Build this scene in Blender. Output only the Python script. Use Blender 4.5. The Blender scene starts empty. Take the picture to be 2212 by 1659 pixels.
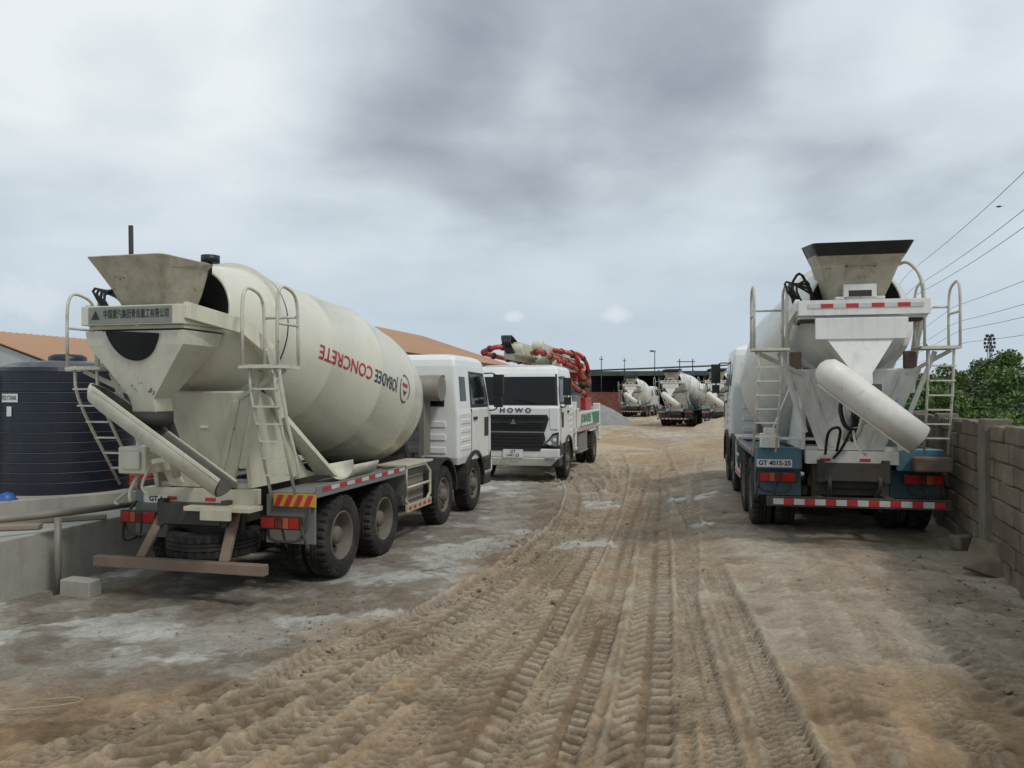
import bpy, bmesh, math, random
import numpy as np
from mathutils import Vector, Matrix
R=math.radians
random.seed(7); rng=np.random.default_rng(11)
scene=bpy.context.scene
COL=scene.collection
scene.view_settings.view_transform='Standard'
scene.view_settings.look='None'
scene.view_settings.exposure=0
CAMZ=2.35
# ------------------------------------------------------------------ materials
MATS={}
def mat(name,col,rough=.5,metal=0,dirt=0.,dirtcol=(.22,.17,.11),rust=0.,low=0.,bump=0.,bscale=30.,spec=.5,streak=0.,lowz=(.5,1.6),vary=.0,nscale=1.6):
    m=bpy.data.materials.new(name); m.use_nodes=True
    nt=m.node_tree; N=nt.nodes; L=nt.links
    b=N['Principled BSDF']; b.inputs['Roughness'].default_value=rough; b.inputs['Metallic'].default_value=metal
    b.inputs['Specular IOR Level'].default_value=spec
    tc=N.new('ShaderNodeTexCoord')
    def noise(sc,det=6,vec=None,ro=.6):
        n=N.new('ShaderNodeTexNoise'); n.inputs['Scale'].default_value=sc; n.inputs['Detail'].default_value=det
        n.inputs['Roughness'].default_value=ro
        L.new(vec if vec else tc.outputs['Object'],n.inputs['Vector']); return n.outputs['Fac']
    def mr(s,a,b_,c=0,d=1):
        n=N.new('ShaderNodeMapRange'); L.new(s,n.inputs[0])
        for i,v in enumerate((a,b_,c,d)): n.inputs[i+1].default_value=v
        return n.outputs[0]
    def mix(f,a,b_):
        n=N.new('ShaderNodeMix'); n.data_type='RGBA'
        L.new(f,n.inputs[0])
        if isinstance(a,tuple): n.inputs[6].default_value=(*a,1)
        else: L.new(a,n.inputs[6])
        if isinstance(b_,tuple): n.inputs[7].default_value=(*b_,1)
        else: L.new(b_,n.inputs[7])
        return n.outputs[2]
    def mul(a,b_):
        n=N.new('ShaderNodeMath'); n.operation='MULTIPLY'; L.new(a,n.inputs[0])
        if isinstance(b_,(int,float)): n.inputs[1].default_value=b_
        else: L.new(b_,n.inputs[1])
        return n.outputs[0]
    c=mix(mr(noise(nscale*.6,4),.35,.65,0,1),tuple(col),tuple(x*(1-max(vary,.08)) for x in col))
    if dirt>0:
        c=mix(mr(noise(nscale,9,ro=.7),.42,.75,0,dirt),c,dirtcol)
    if streak>0:
        mp=N.new('ShaderNodeMapping'); mp.inputs['Scale'].default_value=(9,9,.7); L.new(tc.outputs['Object'],mp.inputs[0])
        c=mix(mr(noise(1.0,6,mp.outputs[0]),.5,.75,0,streak),c,dirtcol)
    if low>0:
        sp=N.new('ShaderNodeSeparateXYZ'); L.new(tc.outputs['Object'],sp.inputs[0])
        f=mr(sp.outputs['Z'],lowz[1],lowz[0],0,1)
        c=mix(mul(mul(f,mr(noise(5,8),.25,.6,.25,1)),low),c,dirtcol)
    if rust>0:
        c=mix(mr(noise(7,8,ro=.75),.68-rust*.14,.72-rust*.1,0,.85),c,(.09,.035,.015))
    L.new(c,b.inputs['Base Color'])
    L.new(mr(noise(4,5),.3,.7,max(rough-.1,.03),min(rough+.15,1)),b.inputs['Roughness'])
    if bump>0:
        bn=N.new('ShaderNodeBump'); bn.inputs['Strength'].default_value=bump; bn.inputs['Distance'].default_value=.02
        L.new(noise(bscale,8,ro=.7),bn.inputs['Height']); L.new(bn.outputs[0],b.inputs['Normal'])
    MATS[name]=m; return m
cream=mat('cream_paint',(.66,.64,.51),.34,dirt=.30,streak=.34,low=.65,rust=.20,dirtcol=(.30,.25,.16),bump=.04,bscale=6)
white=mat('white_paint',(.76,.76,.72),.33,dirt=.22,streak=.34,low=.55,rust=.28,dirtcol=(.29,.24,.17),bump=.04,bscale=6)
drumc=mat('drum_cream_paint',(.68,.665,.55),.22,dirt=.14,streak=.12,low=.65,lowz=(1.1,1.9),dirtcol=(.34,.30,.22),bump=.06,bscale=2.5)
drumw=mat('drum_white_paint',(.74,.75,.71),.28,dirt=.14,streak=.14,low=.6,lowz=(1.1,1.9),dirtcol=(.34,.30,.22),bump=.05,bscale=2.5)
cabw=mat('cab_white_paint',(.80,.81,.79),.2,dirt=.08,low=.5,lowz=(.5,1.2),dirtcol=(.34,.29,.21))
hopm=mat('hopper_steel_caked',(.50,.46,.36),.6,dirt=.6,streak=.55,rust=.5,dirtcol=(.23,.19,.13),bump=.2,bscale=25,nscale=4)
chutm=mat('chute_painted_steel',(.62,.60,.49),.45,dirt=.42,streak=.3,rust=.45,dirtcol=(.27,.23,.17),bump=.15,bscale=20,nscale=3)
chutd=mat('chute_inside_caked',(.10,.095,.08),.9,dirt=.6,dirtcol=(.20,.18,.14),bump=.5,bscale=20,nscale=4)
chutw=mat('chute_white_steel',(.74,.72,.66),.4,dirt=.3,rust=.45,dirtcol=(.32,.26,.18),bump=.12,bscale=20,nscale=3)
railm=mat('ladder_paint',(.62,.60,.51),.45,dirt=.5,rust=.55,dirtcol=(.22,.18,.13),nscale=6)
black=mat('black_plastic',(.012,.013,.014),.45,dirt=.2,dirtcol=(.06,.055,.045),low=.35)
dark=mat('dark_chassis_steel',(.026,.025,.024),.7,dirt=.55,dirtcol=(.10,.085,.062),low=.45,bump=.3,bscale=20)
void=mat('dark_interior',(.006,.006,.006),.9)  # near-black painted for shade in holes and interiors, also on grille bars
bluem=mat('faded_blue_paint',(.04,.18,.28),.5,dirt=.5,dirtcol=(.17,.17,.14),rust=.38,low=.5,nscale=4)
greyblue=mat('greyblue_fender',(.16,.19,.21),.6,dirt=.7,dirtcol=(.22,.195,.15),rust=.25,low=.7,nscale=3)
rubber=mat('tyre_rubber',(.020,.019,.019),.8,dirt=.7,dirtcol=(.10,.088,.07),bump=.3,bscale=40,nscale=3,spec=.3)
rim=mat('wheel_rim_steel',(.13,.115,.095),.7,dirt=.6,dirtcol=(.20,.16,.115),rust=.25,nscale=6)
glass=mat('tinted_glass',(.006,.008,.010),.06,spec=.35)
redlens=mat('red_lamp_lens',(.40,.012,.010),.2,dirt=.25,dirtcol=(.15,.03,.02),nscale=8)
lensdk=mat('dark_red_lens',(.12,.008,.008),.2,dirt=.2,nscale=8)
amber=mat('amber_lamp_lens',(.40,.09,.02),.25,dirt=.3,nscale=8)
redm=mat('red_paint',(.46,.03,.02),.35,dirt=.25,rust=.1,nscale=4)
redt=mat('red_reflective_tape',(.50,.025,.03),.4,dirt=.2,nscale=6)
whitet=mat('white_reflective_tape',(.60,.60,.57),.4,dirt=.4,nscale=6)
yellow=mat('yellow_reflective_tape',(.60,.34,.04),.4,dirt=.3,nscale=6)
rusty=mat('rusty_brown_steel',(.19,.13,.095),.8,dirt=.6,dirtcol=(.24,.20,.15),bump=.3,nscale=3)
chrome=mat('lamp_glass_chrome',(.5,.52,.55),.12,metal=.7)
greyl=mat('grey_metal_lettering',(.10,.11,.13),.3,metal=.3)
platem=mat('number_plate_white',(.72,.72,.70),.4,dirt=.2,nscale=8)
plaqm=mat('grey_green_plaque',(.20,.22,.19),.5,dirt=.5,dirtcol=(.3,.28,.21),nscale=5)
inkm=mat('black_lettering',(.02,.02,.025),.5)
inkr=mat('red_lettering',(.48,.02,.035),.35)
inkb=mat('dark_blue_lettering',(.03,.04,.07),.35)
greenm=mat('green_paint',(.02,.24,.11),.4,dirt=.15)
concrete=mat('weathered_concrete',(.38,.36,.31),.9,dirt=.6,dirtcol=(.2,.18,.14),streak=.3,bump=.3,bscale=15,nscale=1.1)
concl=mat('pale_concrete',(.42,.415,.37),.9,dirt=.75,dirtcol=(.23,.21,.165),streak=.45,bump=.35,bscale=12,nscale=1.2)
blockm=mat('concrete_block',(.29,.232,.165),.95,dirt=.9,dirtcol=(.115,.095,.07),streak=.5,rust=0,bump=.9,bscale=30,nscale=3.0,vary=.45)
mortar=mat('mortar',(.12,.105,.08),.95,dirt=.6,dirtcol=(.07,.06,.05),bump=.5)
pillm=mat('pillar_concrete',(.22,.195,.155),.95,dirt=.8,dirtcol=(.10,.088,.07),streak=.6,bump=.9,bscale=20,nscale=2)
tankm=mat('navy_black_tank_plastic',(.007,.010,.020),.36,dirt=.10,streak=.10,dirtcol=(.05,.05,.05))
tankr=mat('dusty_tank_rib',(.075,.08,.095),.6,dirt=.5,dirtcol=(.02,.022,.03),nscale=4)
roofm=mat('brown_roof_sheet',(.42,.235,.13),.6,dirt=.5,dirtcol=(.30,.18,.11),nscale=.3)
wallm=mat('pale_grey_wall',(.45,.46,.45),.8,dirt=.5,streak=.3,dirtcol=(.28,.27,.24))
steelm=mat('galvanised_pipe',(.24,.23,.20),.6,metal=.2,dirt=.6,rust=.2,nscale=5)
wirem=mat('wire_black',(.03,.03,.035),.6)
woodm=mat('weathered_timber',(.28,.24,.19),.9,dirt=.5,bump=.3)
barkm=mat('bark',(.10,.08,.06),.9,bump=.5)
hosem=mat('rubber_hose',(.012,.012,.012),.4)
cablem=mat('pale_hose',(.36,.30,.22),.6)
bluep=mat('blue_helmet_plastic',(.03,.10,.32),.35)
darkgreen=mat('dark_green_sheet',(.03,.06,.05),.6,dirt=.3)
gravm=mat('grey_gravel',(.29,.29,.285),.95,dirt=.6,dirtcol=(.13,.13,.13),bump=1,bscale=8,nscale=2)
sandm=mat('pale_sand',(.42,.35,.26),.95,dirt=.5,dirtcol=(.24,.18,.11),bump=.8,bscale=8)
stonem=mat('stone_clods',(.27,.215,.15),.95,dirt=.6,dirtcol=(.16,.12,.08),bump=.5,vary=.3)
def leafmat(name,c1,c2):
    m=bpy.data.materials.new(name); m.use_nodes=True; nt=m.node_tree; N=nt.nodes; L=nt.links; b=N['Principled BSDF']
    g=N.new('ShaderNodeTexCoord'); n=N.new('ShaderNodeTexNoise'); n.inputs['Scale'].default_value=1.4; n.inputs['Detail'].default_value=3
    L.new(g.outputs['Object'],n.inputs['Vector'])
    r=N.new('ShaderNodeValToRGB'); r.color_ramp.elements[0].position=.35; r.color_ramp.elements[0].color=(*c1,1)
    r.color_ramp.elements[1].position=.68; r.color_ramp.elements[1].color=(*c2,1)
    L.new(n.outputs['Fac'],r.inputs[0]); L.new(r.outputs[0],b.inputs['Base Color']); b.inputs['Roughness'].default_value=.55
    return m
leafA=leafmat('foliage_green',(.04,.085,.015),(.13,.21,.045))
leafB=leafmat('foliage_dark_green',(.025,.058,.018),(.08,.135,.038))

# ------------------------------------------------------------------ mesh builder
class MB:
    def __init__(s): s.v=[];s.f=[];s.m=[];s.s=[]
    def add(s,vs,fs,m=0,smooth=False):
        o=len(s.v); s.v+=[tuple(v) for v in vs]
        for f in fs: s.f.append(tuple(i+o for i in f)); s.m.append(m); s.s.append(smooth)
        return s
    def hexa(s,p,m=0):
        return s.add(p,[(0,3,2,1),(4,5,6,7),(0,1,5,4),(1,2,6,5),(2,3,7,6),(3,0,4,7)],m)
    def box(s,x0,x1,y0,y1,z0,z1,m=0):
        return s.hexa([(x0,y0,z0),(x1,y0,z0),(x1,y1,z0),(x0,y1,z0),(x0,y0,z1),(x1,y0,z1),(x1,y1,z1),(x0,y1,z1)],m)
    def beam(s,p,q,w,h,m=0,up=(0,0,1)):
        p=Vector(p);q=Vector(q);d=(q-p).normalized();up=Vector(up)
        a=d.cross(up)
        if a.length<1e-4: a=d.cross(Vector((0,1,0)))
        a.normalize(); b=a.cross(d)
        P=[]
        for c in (p,q):
            P+= [c-a*w/2-b*h/2,c+a*w/2-b*h/2,c+a*w/2+b*h/2,c-a*w/2+b*h/2]
        return s.hexa(P,m)
    def cyl(s,p,q,r,r2=None,n=16,m=0,smooth=True):
        r2=r if r2 is None else r2
        p=Vector(p);q=Vector(q);d=(q-p).normalized()
        a=d.cross(Vector((0,0,1)))
        if a.length<1e-3:a=Vector((1,0,0))
        a.normalize();b=a.cross(d)
        vs=[];
        for c,rr in((p,r),(q,r2)):
            for i in range(n):
                t=2*math.pi*i/n; vs.append(c+a*rr*math.cos(t)+b*rr*math.sin(t))
        s.add(vs,[(i,(i+1)%n,n+(i+1)%n,n+i) for i in range(n)],m,smooth)
        o=len(s.v)-2*n
        s.f.append(tuple(o+i for i in range(n))[::-1]);s.m.append(m);s.s.append(False)
        s.f.append(tuple(o+n+i for i in range(n)));s.m.append(m);s.s.append(False)
        return s
    def path(s,pts,r,n=8,m=0,rnd=2):
        P=[Vector(p) for p in pts]
        for _ in range(rnd):
            if len(P)<3:break
            Q=[P[0]]
            for i in range(len(P)-1):
                a,b=P[i],P[i+1]
                if i>0:Q.append(a.lerp(b,.22))
                if i<len(P)-2:Q.append(a.lerp(b,.78))
            Q.append(P[-1]);P=Q
        d0=(P[1]-P[0]).normalized(); a=d0.cross(Vector((.3,.2,1)))
        if a.length<1e-2:a=d0.cross(Vector((1,0,0)))
        a.normalize();vs=[]
        for i,p in enumerate(P):
            if i==0:d=d0
            elif i==len(P)-1:d=(P[-1]-P[-2]).normalized()
            else:d=((P[i+1]-p).normalized()+(p-P[i-1]).normalized()).normalized()
            a=(a-d*a.dot(d)).normalized();b=d.cross(a)
            for k in range(n):
                t=2*math.pi*k/n;vs.append(p+a*r*math.cos(t)+b*r*math.sin(t))
        fs=[]
        for i in range(len(P)-1):
            for k in range(n):fs.append((i*n+k,i*n+(k+1)%n,(i+1)*n+(k+1)%n,(i+1)*n+k))
        fs.append(tuple(range(n))[::-1]);fs.append(tuple((len(P)-1)*n+k for k in range(n)))
        return s.add(vs,fs,m,True)
    def prism(s,poly,axis,a,b,m=0):
        n=len(poly)
        def pt(u,v,w): return {'x':(w,u,v),'y':(u,w,v),'z':(u,v,w)}[axis]
        vs=[pt(u,v,a) for u,v in poly]+[pt(u,v,b) for u,v in poly]
        fs=[(i,(i+1)%n,n+(i+1)%n,n+i) for i in range(n)]+[tuple(range(n))[::-1],tuple(range(n,2*n))]
        return s.add(vs,fs,m)
    def rev(s,prof,o,d,n=48,m=0,smooth=True,closed=False):
        o=Vector(o);d=Vector(d).normalized();a=Vector((1,0,0))
        if abs(d.x)>.9:a=Vector((0,1,0))
        a=(a-d*a.dot(d)).normalized();b=d.cross(a);vs=[]
        for sx,r in prof:
            for i in range(n):
                t=2*math.pi*i/n;vs.append(o+d*sx+a*r*math.cos(t)+b*r*math.sin(t))
        K=len(prof);fs=[]
        for j in range(K if closed else K-1):
            jj=(j+1)%K
            for i in range(n):fs.append((j*n+i,j*n+(i+1)%n,jj*n+(i+1)%n,jj*n+i))
        return s.add(vs,fs,m,smooth)
    def loops(s,Ls,m=0,cap0=True,cap1=True,smooth=False):
        n=len(Ls[0]);vs=[v for l in Ls for v in l];fs=[]
        for j in range(len(Ls)-1):
            for i in range(n):fs.append((j*n+i,j*n+(i+1)%n,(j+1)*n+(i+1)%n,(j+1)*n+i))
        if cap0:fs.append(tuple(range(n))[::-1])
        if cap1:fs.append(tuple((len(Ls)-1)*n+k for k in range(n)))
        return s.add(vs,fs,m,smooth)
    def obj(s,name,mats,parent=None,loc=None,rot=None,bevel=0,solid=0,label=None):
        me=bpy.data.meshes.new(name);me.from_pydata(s.v,[],s.f)
        if not isinstance(mats,(list,tuple)):mats=[mats]
        for m in mats:me.materials.append(m)
        me.polygons.foreach_set('material_index',s.m);me.polygons.foreach_set('use_smooth',s.s)
        bm=bmesh.new();bm.from_mesh(me);bmesh.ops.recalc_face_normals(bm,faces=bm.faces);bm.to_mesh(me);bm.free()
        o=bpy.data.objects.new(name,me);COL.objects.link(o)
        if parent:o.parent=parent
        if loc is not None:o.location=loc
        if rot is not None:o.rotation_euler=rot
        if solid:
            md=o.modifiers.new('solid','SOLIDIFY');md.thickness=solid;md.offset=0
        if bevel:
            md=o.modifiers.new('bevel','BEVEL');md.width=bevel;md.segments=2;md.limit_method='ANGLE';md.angle_limit=R(35)
        if label:o['label']=label
        return o
def top(o,label,cat,group=None):
    o['label']=label;o['category']=cat
    if group:o['group']=group
    return o
def empty(name,loc,rz=0):
    e=bpy.data.objects.new(name,None);COL.objects.link(e);e.location=loc;e.rotation_euler=(0,0,rz);e.empty_display_size=.3;return e
def text_mesh(txt,size,spacing=1.0,bold=0.0,xs=1.0,fit=None):
    cu=bpy.data.curves.new('t','FONT');cu.body=txt;cu.size=size;cu.align_x='CENTER';cu.align_y='CENTER';cu.space_character=spacing;cu.offset=bold;cu.resolution_u=3
    o=bpy.data.objects.new('t',cu);COL.objects.link(o)
    bpy.context.view_layer.update()
    dg=bpy.context.evaluated_depsgraph_get()
    me=bpy.data.meshes.new_from_object(o.evaluated_get(dg))
    bpy.data.objects.remove(o);bpy.data.curves.remove(cu)
    if len(me.vertices):
        X=[v.co.x for v in me.vertices];c=(min(X)+max(X))/2;w=max(X)-min(X)
        if fit:xs=fit/w
        for v in me.vertices:v.co.x=(v.co.x-c)*xs
    return me
def text(name,txt,size,origin,right,up,m,parent,spacing=1.0,bold=0.0,xs=1.0,fit=None):
    me=text_mesh(txt,size,spacing,bold,xs,fit);r=Vector(right).normalized();u=Vector(up).normalized();n=r.cross(u)
    M=Matrix.Translation(Vector(origin))@Matrix((( r.x,u.x,n.x,0),(r.y,u.y,n.y,0),(r.z,u.z,n.z,0),(0,0,0,1)))
    me.transform(M);me.materials.clear();me.materials.append(m);me.name=name
    o=bpy.data.objects.new(name,me);COL.objects.link(o)
    if parent:o.parent=parent
    return o
# ------------------------------------------------------------------ ground height
def sst(a,b,x):
    t=np.clip((x-a)/(b-a),0,1);return t*t*(3-2*t)
def gz(x,y):
    x=np.asarray(x,float);y=np.asarray(y,float)
    return .33*sst(1.2,3.4,x-.2*(y-10))*(1-sst(28,45,y))
def hsh(ix,iy,s): 
    v=np.sin(ix*127.1+iy*311.7+s*74.7)*43758.5453;return v-np.floor(v)
def vn(x,y,sc,s=0):
    x=x*sc;y=y*sc;ix=np.floor(x);iy=np.floor(y);fx=x-ix;fy=y-iy;fx=fx*fx*(3-2*fx);fy=fy*fy*(3-2*fy)
    return (hsh(ix,iy,s)*(1-fx)+hsh(ix+1,iy,s)*fx)*(1-fy)+(hsh(ix,iy+1,s)*(1-fx)+hsh(ix+1,iy+1,s)*fx)*fy
def fbm(x,y,sc,s=0,o=5,g=.5):
    t=0;a=1;w=0
    for i in range(o):
        t=t+a*vn(x+i*1.7,y-i*2.3,sc*2**i,s+i);w+=a;a*=g
    return t/w
def build_ground():
    v=np.arange(1750,858,-1.15);Yr=np.concatenate([np.linspace(-8,4.25,50),CAMZ*1671/(v-850.)])
    Yr=np.concatenate([Yr,[620,900,1500,2600,4500]])
    nc=860;t=np.linspace(-1,1,nc)
    W=8+1.2*np.maximum(Yr,0)
    X=(np.sign(t)*np.abs(t)**1.5)[None,:]*W[:,None]+.06*np.maximum(Yr,0)[:,None]
    Y=np.repeat(Yr[:,None],nc,1)
    Z=gz(X,Y)
    near=1-sst(22,50,Y)
    xl=X-.35*(Y-6)
    n1=fbm(X,Y,.8,1,5);n2=fbm(X,Y,5,7,5,.6);n3=fbm(X,Y,14,17,4,.6)
    rough=sst(.46,.62,fbm(X,Y,.6,40,4))
    crumb=np.exp(-((xl+1.9)/.75)**2)*sst(.33,.52,fbm(X,Y,1.2,44,4))*sst(5.8,7,Y)
    lump=(n2-.5)*.05+(n3-.5)*.035*(.25+rough)+crumb*(np.abs(fbm(X,Y,8,47,3)-.5))*.18
    foot=(1-sst(5.8,7.5,Y+.15*np.abs(X)))*sst(.5,.8,fbm(X,Y,4.5,50,2))*.04
    tr=np.zeros_like(X);rib=np.zeros_like(X);berm=np.zeros_like(X)
    yy=Y-5
    # centre line, half width, kind, lug pitch, strength
    T=[(1.72+.165*yy,.14,1,.075,1.1),(1.36+.17*yy,.11,1,.07,.9),(.80+.20*yy,.22,0,.17,1.1),(.28+.215*yy,.19,0,.13,1.0),(-.32+.25*yy-.003*yy**2,.24,0,.16,1.2),
       (-.85+.33*yy-.006*yy**2,.15,1,.08,.9),(-2.35+.56*yy-.02*yy**2,.28,0,.17,1.5),(-1.70+.5*yy-.017*yy**2,.17,1,.09,1.1),(2.75+.2*yy,.13,1,.08,.6),(-3.0+.74*yy-.032*yy**2,.14,1,.08,.9),
       (1.05+.25*yy,.12,1,.075,.8),(2.2+.26*yy,.17,0,.15,.6),(-.1+.33*yy-.004*yy**2,.13,1,.07,.8),(3.4+.15*yy,.2,0,.14,.5),(-1.25+.42*yy-.011*yy**2,.16,0,.13,.9)]
    depth=np.zeros_like(X)
    for i,(cx,w,kind,per,stg) in enumerate(T):
        cx=cx+.12*(vn(X*0,Y,.25,60+i)-.5)
        d=X-cx;a=np.abs(d)
        pres=sst(.08,.32,vn(X*0+i*3.3,Y,.28,80+i))*(.5+.5*sst(.3,.5,fbm(X,Y,1.1,90+i,4)))*min(stg,1)
        inn=(1-sst(w*.88,w,a+(n3-.5)*.03))*pres
        if kind==0: ph=(Y+a*.7+ .05*np.sign(d))/per
        else: ph=(Y+(np.abs(((d+10)%.10)-.05))*.9)/per
        q=.5+.5*np.cos(2*np.pi*ph+(n2-.5)*1.4);q=sst(.32,.68,q)
        if kind==0:q=q*sst(.02,.05,a)
        m_=inn>tr*.9
        rib=np.where(m_&(inn>.02),q*inn,rib)
        tr=np.maximum(tr,inn);depth=np.maximum(depth,inn*stg)
        berm=np.maximum(berm,np.exp(-((a-w*1.13)/.045)**2)*pres*stg)
    rut=-.040*depth+.042*rib*(.5+.8*n2)+.042*berm*(.2+1.4*n2)*(1-tr)
    H=(lump*(1-.65*tr)-foot*(1-tr)+rut)
    P=[(1.15,12.1,.6,.35),(3.05,12.4,.3,.4),(3.9,15.9,.5,.6),(1.9,16.5,.4,.4),(9.0,43,3.4,2.2),(.35,13.2,.3,.2)]
    pd=np.zeros_like(X)
    for (px,py,a,b) in P:
        r=np.sqrt(((X-px)/a)**2+((Y-py)/b)**2)+(fbm(X,Y,3.2,120,5)-.5)*3.9
        pd=np.maximum(pd,1-sst(.25,.75,r))
    H=H*(1-pd*.6)
    Z=Z+H*near+(n1-.5)*.08*near
    def C(*a):return np.array(a)
    base=C(.325,.258,.185);grey=C(.315,.295,.255);sand=C(.345,.232,.130);pale=C(.43,.37,.285);damp=C(.150,.100,.058);ochre=C(.285,.180,.095)
    c=np.ones(X.shape+(3,))*base
    def mixc(c,k,f):return c*(1-f[...,None])+k*f[...,None]
    left=1-sst(-2.5,-1.5,xl+(fbm(X,Y,.9,33,5,.6)-.5)*2.4)
    c=mixc(c,sand,sst(.47,.60,fbm(X,Y,.55,21,5))*.5*(1-left))
    c=mixc(c,pale,sst(.48,.64,fbm(X,Y,.7,25,5,.6))*.8)
    cb_=np.exp(-((X-(.35+.17*(Y-8)))/(.9+.05*Y))**2)
    c=mixc(c,ochre,cb_*sst(.46,.56,fbm(X,Y,.8,27,6,.6))*.65*near)
    c=mixc(c,grey,left*.9)
    c=mixc(c,C(.50,.50,.46),left*sst(.49,.57,fbm(X,Y,1.0,29,6,.65))*.85)
    c=mixc(c,C(.17,.14,.105),left*sst(.50,.60,fbm(X,Y,1.3,39,5,.65))*.75)
    rt=sst(1.8,3.2,X-.2*(Y-10))
    c=mixc(c,C(.35,.30,.24),rt*.6*(.5+.5*n2))
    c=mixc(c,C(.47,.43,.36),rt*sst(.56,.66,fbm(X,Y,.9,139,5,.6))*.5)
    nr_=1-sst(5.5,6.5,Y+.1*X+(fbm(X,Y,1.2,71,4)-.5)*1.6)
    c=mixc(c,sand,nr_*.8)
    c=mixc(c,ochre,np.exp(-((xl+.95)/.45)**2)*sst(.40,.55,fbm(X,Y,.9,61,4))*.8*near)
    c=mixc(c,C(.17,.13,.09),crumb*.6)
    dm=np.zeros_like(X)
    for (px,py,a,b,st) in [(-.15,5.9,.55,.6,1),(.75,5.2,.8,.45,1),(-1.9,6.0,.7,.35,1),(-1.15,7.4,.35,1.0,.8),(.5,11,.7,2.2,.75),(.75,8.0,.4,.9,.9),(-2.6,5.35,1.2,.3,1),(1.0,16.,.9,4,.7),(1.9,12.5,.4,2,.6),(2.6,22,1.5,5,.6),(-2.7,8.6,1.2,.35,.8),(.1,8.6,.3,.9,.7),(3.6,8.2,.8,.3,.4)]:
        r=np.sqrt(((X-px)/a)**2+((Y-py)/b)**2)+(fbm(X,Y,2.5,140,6,.62)-.5)*2.6
        dm=np.maximum(dm,(1-sst(.6,1.05,r))*st)
    dm=np.maximum(dm,sst(.60,.67,fbm(X,Y,.9,45,5,.6))*.5)
    c=mixc(c,damp,dm*.78*near)
    nt_=near*(1-.4*dm)
    c=mixc(c,C(.185,.135,.088),tr*.62*nt_);c=mixc(c,C(.47,.40,.305),rib*.58*nt_)  # relief shading painted in: track grooves darkened, lug ribs lightened
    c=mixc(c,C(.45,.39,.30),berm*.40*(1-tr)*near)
    far=sst(18,30,Y);c=mixc(c,C(.46,.365,.25),far*(.4+.6*sst(.4,.6,fbm(X,Y,.22,51,4))));c=mixc(c,C(.31,.20,.11),far*sst(.5,.6,fbm(X,Y*.5,.3,57,4))*.55*(1-sst(60,80,Y)))
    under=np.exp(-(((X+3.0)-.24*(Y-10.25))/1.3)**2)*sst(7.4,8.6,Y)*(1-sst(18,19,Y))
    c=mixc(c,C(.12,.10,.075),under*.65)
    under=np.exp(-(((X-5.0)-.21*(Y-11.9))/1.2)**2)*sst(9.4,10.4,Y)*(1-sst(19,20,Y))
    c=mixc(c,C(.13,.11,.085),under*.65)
    c=mixc(c,C(.42,.42,.39),pd*.65)
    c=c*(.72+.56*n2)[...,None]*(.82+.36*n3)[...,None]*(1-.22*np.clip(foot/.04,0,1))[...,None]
    nr,ncx=X.shape
    co=np.stack([X,Y,Z],-1).reshape(-1,3)
    idx=np.arange(nr*nc).reshape(nr,nc)
    F=np.stack([idx[:-1,:-1],idx[:-1,1:],idx[1:,1:],idx[1:,:-1]],-1).reshape(-1,4)
    me=bpy.data.meshes.new('ground')
    me.vertices.add(len(co));me.vertices.foreach_set('co',co.ravel())
    me.loops.add(F.size);me.loops.foreach_set('vertex_index',F.ravel().astype(np.int32))
    me.polygons.add(len(F));me.polygons.foreach_set('loop_start',np.arange(0,F.size,4,dtype=np.int32))
    me.update();me.validate()
    me.polygons.foreach_set('use_smooth',np.ones(len(F),bool))
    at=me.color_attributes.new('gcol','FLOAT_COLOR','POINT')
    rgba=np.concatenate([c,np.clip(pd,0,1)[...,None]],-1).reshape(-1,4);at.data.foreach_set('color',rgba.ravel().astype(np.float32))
    m=bpy.data.materials.new('dirt_ground');m.use_nodes=True;nt=m.node_tree;N=nt.nodes;L=nt.links;b=N['Principled BSDF']
    a=N.new('ShaderNodeAttribute');a.attribute_name='gcol'
    g=N.new('ShaderNodeNewGeometry')
    n=N.new('ShaderNodeTexNoise');n.inputs['Scale'].default_value=26;n.inputs['Detail'].default_value=7;n.inputs['Roughness'].default_value=.8;L.new(g.outputs['Position'],n.inputs['Vector'])
    mr=N.new('ShaderNodeMapRange');L.new(n.outputs['Fac'],mr.inputs[0]);mr.inputs[1].default_value=.3;mr.inputs[2].default_value=.7;mr.inputs[3].default_value=.68;mr.inputs[4].default_value=1.3
    vm=N.new('ShaderNodeVectorMath');vm.operation='SCALE';L.new(a.outputs['Color'],vm.inputs[0]);L.new(mr.outputs[0],vm.inputs['Scale'])
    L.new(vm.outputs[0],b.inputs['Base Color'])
    r2=N.new('ShaderNodeMapRange');L.new(a.outputs['Alpha'],r2.inputs[0]);r2.inputs[3].default_value=.95;r2.inputs[4].default_value=.32;L.new(r2.outputs[0],b.inputs['Roughness'])
    b.inputs['Specular IOR Level'].default_value=.2
    inv=N.new('ShaderNodeMath');inv.operation='SUBTRACT';inv.inputs[0].default_value=1;L.new(a.outputs['Alpha'],inv.inputs[1])
    st=N.new('ShaderNodeMath');st.operation='MULTIPLY';L.new(inv.outputs[0],st.inputs[0]);st.inputs[1].default_value=.85
    bp=N.new('ShaderNodeBump');bp.inputs['Distance'].default_value=.02;L.new(st.outputs[0],bp.inputs['Strength']);L.new(n.outputs['Fac'],bp.inputs['Height']);L.new(bp.outputs[0],b.inputs['Normal'])
    me.materials.append(m)
    o=bpy.data.objects.new('ground',me);COL.objects.link(o);o['kind']='structure'
    o['label']='rutted dirt yard with tyre tracks and puddles'
build_ground()
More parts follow.
